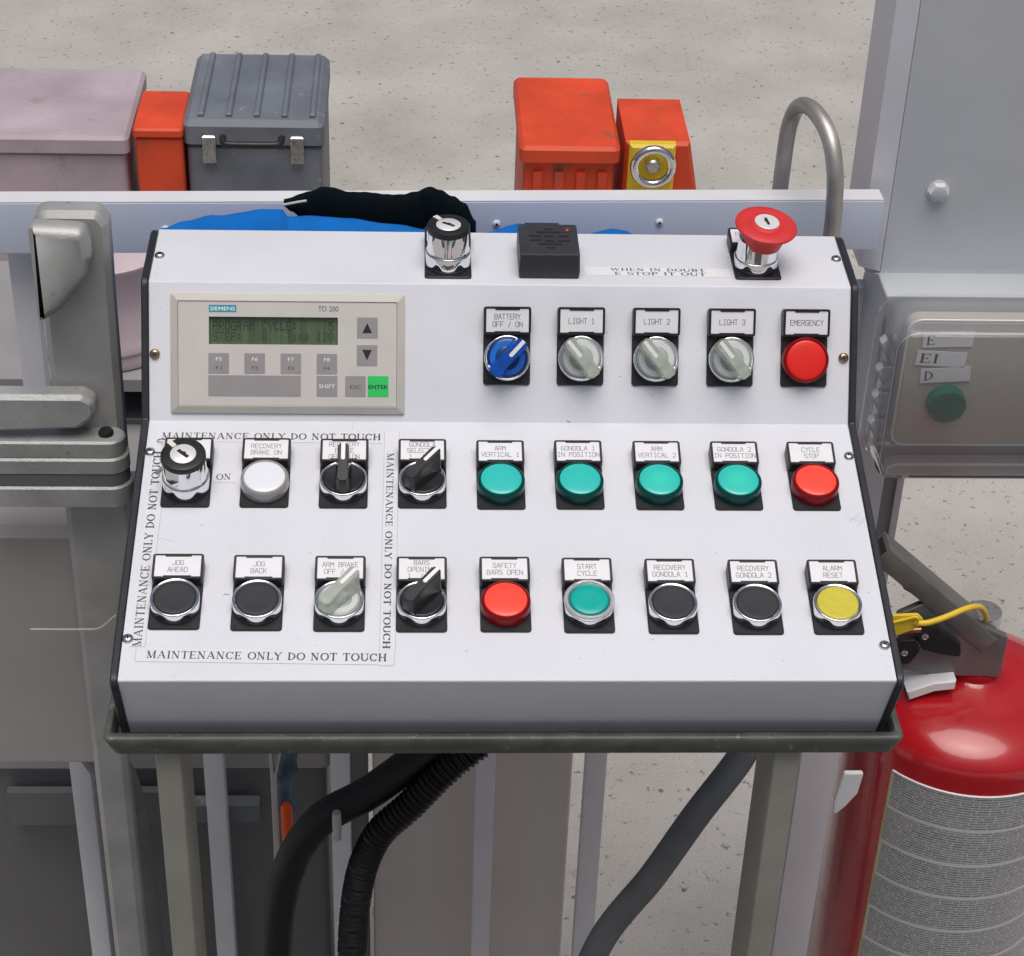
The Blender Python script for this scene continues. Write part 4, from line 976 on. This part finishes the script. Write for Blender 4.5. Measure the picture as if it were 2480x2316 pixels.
# pale rounded housing low on the left
b = MB(); b.extr(roundpoly([(-420, -352), (-262, -352), (-246, -336), (-246, -290), (-243, -130), (-420, -130)], [4, 16, 14, 4, 14, 4], 6), 60, 140, 'y', bev=7)
tag(b.build('pale_grey_housing', HOUSG, smooth=40), 'pale grey rounded housing low at the left below the cast post arm', 'housing')
b = MB(); b.tube(smooth_path([(-300, 44, -205), (-262, 44, -205), (-250, 40, -200), (-238, 36, -186)]), .7, 8); tag(b.build('thin_wire', CABLE, smooth=40), 'thin pale wire running beside the left console edge', 'wire')
b = MB(); b.tube(smooth_path([(-420, 200, -410), (-330, 200, -425), (-290, 200, -470), (-272, 200, -560), (-268, 200, -950)]), 16, 16); tag(b.build('grey_cable_duct', HOSEG, smooth=60), 'thick dark grey cable duct curving down at the lower left', 'duct')

# ------------------------------------------------------------------ right cabinet, enclosure and clear cover
EY = math.radians(0.0)
post = thing('grey_side_column', 'pale grey metal column with a hex bolt right of the railing end', 'column')
b = MB(); b.prism([(326, 268), (700, 268), (700, 340), (326, 340)], -60, 420, bev=1.0); b.build('panel_body', BOXG, post, 30)
b = MB(); b.prism([(310.5, 276), (325.6, 268.3), (325.6, 340), (310.5, 340)], -34, 419); b.build('lit_corner', WHITE, post, 0)  # bevel turned to the sky; its brightness is put into the lighter paint
R = Matrix.Translation((360, 267.6, 35)) @ Matrix.Rotation(PI/2, 4, 'X')
b = MB(); b.lathe([(8.5, 0), (8.5, 1.0)], 32, M=R); b.lathe([(7.6, 1.0), (7.6, 5.2), (6.9, 5.9)], 6, M=R); ho = b.build('hex_bolt', WHITE, post, 30)
b = MB(); b.lathe([(5.6, 5.8), (5.6, 6.4), (5.2, 6.6)], 24, M=R); b.build('bolt_face', BOXG, ho, 30)
b = MB(); b.box(341, 377.8, 312, 318, -950, -80); b.build('shaded_leg', MIDG, post, 0)  # side in shade under the housing; that shade is in the darker grey
b = MB(); b.box(378, 383.5, 308, 321, -950, -80); b.build('lit_leg_edge', WHITE, post, 0)  # front edge of the leg, its light put into the white
enc = thing('switch_enclosure', 'grey switch enclosure with a clear cover right of the console', 'enclosure', (3.8, 134, -87))
enc.scale = (1.1212,)*3
b = MB(); pl_ = [(289, 80), (560, 80), (560, 152-.5), (300, 152-.5), (280, 111)]
pl_ = [(288, 80), (560, 80), (560, 151), (272, 151)]
b.prism([(287.5, 80), (560, 80), (560, 150), (281.5, 113), (281.5, 111)], -62, 9, bev=0.8)
b.v = []; b.f = []
b.layers([[(287.5, 80, -64), (560, 80, -64), (560, 151, -64), (283, 151, -64)], [(287.5, 80, 49), (560, 80, 49), (560, 112, 49), (279.6, 112, 49)]])
b.v = []; b.f = []
b.extr([(80, -66), (80, 50), (112, 50), (151.5, 29.5), (151.5, -66)], 284, 560, 'x', bev=.8)
b.build('case', BOXG, enc, 30)
b = MB(); b.extr(rrect(298, 540, -60, 40, 9, 5), 66, 79.8, 'y', bev=2.0); b.build('door', BOXF, enc, 40)
def cover_shell(b, x0, x1, z0, z1, y0, y1, r, th):
    o = rrect(x0, x1, z0, z1, r, 8); i_ = rrect(x0+th, x1-th, z0+th, z1-th, r-th, 8); oi = rrect(x0+4, x1-4, z0+4, z1-4, r-3, 8); ii = rrect(x0+5.5, x1-5.5, z0+5.5, z1-5.5, r-4, 8)
    fl = rrect(x0-4, x1+4, z0-4, z1+4, r+3, 8)
    b.layers([[(x, y1, z) for x, z in i_], [(x, y0+5, z) for x, z in i_], [(x, y0+th, z) for x, z in ii]], cap0=False)
    b.layers([[(x, y1, z) for x, z in i_], [(x, y1, z) for x, z in fl], [(x, y1-4, z) for x, z in fl], [(x, y1-4, z) for x, z in o], [(x, y0+5, z) for x, z in o], [(x, y0, z) for x, z in oi]], cap0=False)
b = MB(); cover_shell(b, 282.5, 552, -70, 49, 36, 79, 15, 2.6); cv = b.build('clear_cover', CLEAR, enc, 40)
for i in range(4):
    zz = 22-i*21
    b = MB(); b.extr([(281.5, zz+9), (289, zz+9), (290.5, zz-7), (288, zz-10), (286.5, zz-10), (279.5, zz+2), (278.5, zz+6)], 56, 64, 'y', bev=1.2)
    b.build('cover_lug', PALECLR, enc, 40)
b = MB(); b.tube([(x, 67, z) for x, z in rrect(298.6, 539.4, -59, 39.6, 9, 8)][4:32], 1.0, 8); b.build('door_edge_highlight', LOCK, enc, 60)  # pale tube added as the shine along the door's edge
b = MB(); b.tube([(x, 38.4, z) for x, z in rrect(285.5, 549, -67, 46, 13, 8)][:27], 0.9, 8); b.build('cover_rim_highlight', PALECLR, enc, 60)  # pale tube added as the bright highlight round the cover's front
for i, (tx, z0, x0, rot) in enumerate((('E', 19.5, 309.0, -2), ('EI', 6, 306.0, 3), ('D', -8.5, 311.5, -4))):
    R = Matrix.Translation((x0*S, 65.4*S, z0*S)) @ Matrix.Rotation(math.radians(rot), 4, 'Y') @ Matrix.Rotation(PI/2, 4, 'X')
    b = MB(); b.box(0, 34, 0, 11.4, 0, .4); st = b.build('sticker', STICK, enc, 0, M=R)
    b = MB()
    serif_text(b, tx, (2.2, 2.2), (2.2+7.0*len(tx), 2.2), (0, 1), 7.0, None, .45, 1.05); b.build('lettering', INKT, st, 0)
b = MB(); R = Matrix.Translation((331, 66, -23)) @ Matrix.Rotation(PI/2, 4, 'X'); b.lathe([(13, 0), (13, 8), (12, 9), (1, 9.4)], 40, M=R); b.build('green_button', GREEN, enc, 40)

# ------------------------------------------------------------------ fire extinguisher
ex = thing('fire_extinguisher', 'red fire extinguisher with a printed label and yellow seal at the lower right', 'fire extinguisher')
EX, EYY, ER = 372, 20, 84
b = MB(); prof = [(78, -950), (ER, -944), (ER, -254), (ER-.8, -247), (ER-4, -241), (ER-16, -233), (ER-34, -227), (34, -224), (22, -222), (19, -220), (19, -214)]
b.lathe(prof, 96, (EX, EYY)); b.build('cylinder', FIRE, ex, 50)
# the printed label wraps the front of the cylinder
lab = MB(); n = 48; a0, a1 = math.radians(222), math.radians(366)
me_pts = []; 
for k in range(n+1):
    a = a0+(a1-a0)*k/n
    for zz in (-760, -267): me_pts.append((EX+(ER+.35)*math.cos(a), EYY+(ER+.35)*math.sin(a), zz))
lab.add(me_pts, [(2*k, 2*k+2, 2*k+3, 2*k+1) for k in range(n)])
lo_ = lab.build('label', PRINT, ex, 60)
uvl = lo_.data.uv_layers.new(name='UVMap')
for lp in lo_.data.loops:
    co = lo_.data.vertices[lp.vertex_index].co; a = math.atan2(co.y-EYY*S, co.x-EX*S) % (2*PI)
    uvl.data[lp.index].uv = ((a-a0)*ER*S, co.z)
eg = MB(); pts_ = []
for zz in (-760, -267):
    for a in (a0-.012, a0+.004): pts_.append((EX+(ER+.6)*math.cos(a), EYY+(ER+.6)*math.sin(a), zz))
eg.add(pts_, [(0, 1, 3, 2)]); eg.build('label_edge', mat('label_gold', (0.55, 0.45, 0.16), .4), ex, 0)
eg = MB(); eg.tube([(EX+(ER+.4)*math.cos(a0+(a1-a0)*k/30), EYY+(ER+.4)*math.sin(a0+(a1-a0)*k/30), -267) for k in range(31)], .8, 6); eg.build('label_edge', STICK, ex, 40)
b = MB(); b.lathe([(17, -226), (17, -196), (13, -190), (12, -168)], 32, (EX, EYY)); b.build('valve_body', STEEL, ex, 40)
b = MB(); b.extr([(318, -219), (336, -211), (352, -209), (352, -217), (338, -219), (321, -227)], -8, 30, 'y', bev=1); b.build('neck_tag', STICK, ex, 30, label='white folded tag round the neck')
b = MB(); b.extr(roundpoly([(277, -276), (291, -276), (289, -296), (282, -308), (274, -318), (273, -304)], 2, 3), -30, -26, 'y', bev=.8); b.build('hose_clip', STICK, ex, 30)
# handle plates, rivets, carrying lever
b = MB(); b.extr(roundpoly([(311, -152), (332, -162), (350, -176), (352, -188), (336, -185), (323.5, -181), (313, -161)], 3, 3), -8, -3, 'y', bev=.6); b.build('handle_plate', BLK, ex, 30)
b = MB(); b.extr(roundpoly([(303, -172), (318, -170), (322, -180), (316, -192), (306, -194)], 4, 4), -10, -5, 'y', bev=.6); b.build('handle_plate', BLK, ex, 30)
b = MB(); b.extr(roundpoly([(305, -158), (322, -148), (350, -160), (386, -178), (386, -214), (340, -212), (312, -206)], 3, 3), 2, 8, 'y', bev=.6); b.build('handle_side', LEVER, ex, 30)
for x, zz, yy in ((323.4, -168.5, -8.5), (310.4, -181.5, -10.5)):
    b = MB(); R = Matrix.Translation((x, yy, zz)) @ Matrix.Rotation(PI/2, 4, 'X'); b.lathe([(2.5, -.5), (2.5, .6), (1.6, 1.0), (1.5, .5)], 20, M=R); b.build('rivet', STEEL, ex, 40)
b = MB(); b.extr(roundpoly([(-5, 8.5), (18, 8.5), (16.5, 6), (16.5, -6), (14.5, -6), (14.5, 5.5), (-3, 5.5), (-3, -6), (-5, -6)], .6, 2), -6, 110, 'x', M=Matrix.Translation((291, 6, -112)) @ Matrix.Rotation(math.radians(42), 4, 'Y'))
b.build('carrying_lever', LEVER, ex, 30)
b = MB(); b.extr([(290, -114), (294, -112), (372, -182), (372, -190), (312, -150)], 21, 25, 'y'); b.build('lever_flank', DKG, ex, 0)
b = MB(); b.tube([(298, -14, -160), (318, -14, -158)], 2.0, 14); b.build('safety_pin', mat('copper_pin', (0.35, 0.17, 0.11), .3, metal=.9), ex, 60)
seal = thing('yellow_seal', 'yellow plastic seal tag on the extinguisher handle', 'seal')
b = MB(); b.extr(roundpoly([(294, -138), (311, -137), (316, -142), (312, -149), (300, -155), (294, -156)], [1, 3, 3, 3, 2, 1], 4), -24, -21.5, 'y', bev=.4); b.build('tag', YELL, seal, 30)
b = MB(); b.tube(smooth_path([(310, -24, -144), (318, -24, -144), (330, -22, -141), (348, -14, -139), (362, 0, -150), (372, 12, -172), (373, 18, -196)]), 2.1, 10); b.build('strap', YELL, seal, 60)
b = MB(); b.tube(smooth_path([(294, -24, -144), (302, -25, -140.5), (309, -26, -137.5), (311, -26, -140), (309, -25, -144)]), 1.1, 8); b.build('loop', YELL, seal, 60)

# ------------------------------------------------------------------ hoses and odds under the tray
def corrugated(path, r, dr, pitch):
    P = smooth_path(path, 40); out = []; rad = []; acc = 0
    for a, b_ in zip(P[:-1], P[1:]):
        L_ = (b_-a).length; acc += L_; out.append(a); ph = (acc/pitch) % 1.0
        rad.append(r+dr*(1 if ph < .5 else -1))
    m_ = MB(); m_.tube(out, r, 18, rings_r=rad); return m_
b = MB(); b.tube(smooth_path([(60, 60, -240), (10, 20, -268), (-32, 5, -298), (-62, 0, -322), (-98, 0, -350), (-122, 0, -400), (-134, 0, -480), (-140, 0, -620), (-142, 0, -949)], 14), 12.5, 20)
tag(b.build('smooth_hose', HOSEB, smooth=60), 'smooth black hose bending left under the tray', 'hose')
tag(corrugated([(90, 30, -235), (40, 10, -262), (0, -5, -288), (-30, -15, -318), (-58, -20, -352), (-72, -20, -420), (-76, -20, -560), (-78, -20, -949)], 10.5, .9, 4.2).build('corrugated_hose', HOSEB, smooth=20), 'ribbed black hose dropping under the tray right of the smooth hose', 'hose')
b = MB(); b.tube(smooth_path([(250, 40, -250), (222, 20, -275), (206, 0, -292), (178, -12, -333), (150, -20, -385), (110, -20, -470), (92, -10, -620), (90, 0, -949)], 14), 10.5, 20)
tag(b.build('grey_hose', HOSEG, smooth=60), 'grey hose slanting down to the left between the white uprights', 'hose')
b = MB(); b.lathe([(3, -346), (3.4, -328), (3, -320)], 12, (-84, -22)); tag(b.build('cable_tie_head', CABLE, smooth=40), 'small pale cable tie standing on the smooth black hose', 'cable tie')
b = MB(); b.extr([(-141.5, -372), (-138.8, -372), (-138.2, -396), (-134, -372), (-131.8, -372), (-136.5, -398), (-136.6, -950), (-141.6, -950), (-141, -398)], 98, 104, 'y', bev=.5)
tag(b.build('white_strip', CABLE, smooth=30), 'thin whitish torn strip hanging beside the blue rag', 'strip')
b = MB(); rings = []
for i in range(26):
    zz = -300-6*i; w = 7+2.2*math.sin(i*.8)+1.0*math.sin(i*2.1); cx = -131+1.6*math.sin(i*.5)
    rings.append([(cx+w*math.cos(2*PI*k/16)*(1+.12*math.sin(3*k+i*.7)), 122+7*math.sin(2*PI*k/16)*(1+.2*math.sin(2*k+i)), zz) for k in range(16)])
b.layers(rings); tag(b.build('blue_rag', RAG, smooth=70), 'crumpled dull blue rag hanging behind the whitish strip', 'rag')
b = MB(); b.lathe([(4, -475), (4.6, -440), (4.6, -424), (3.6, -421)], 20, (-129, 92)); tag(b.build('orange_plug', ORPL, smooth=40), 'small bright orange plug below the blue rag', 'plug')
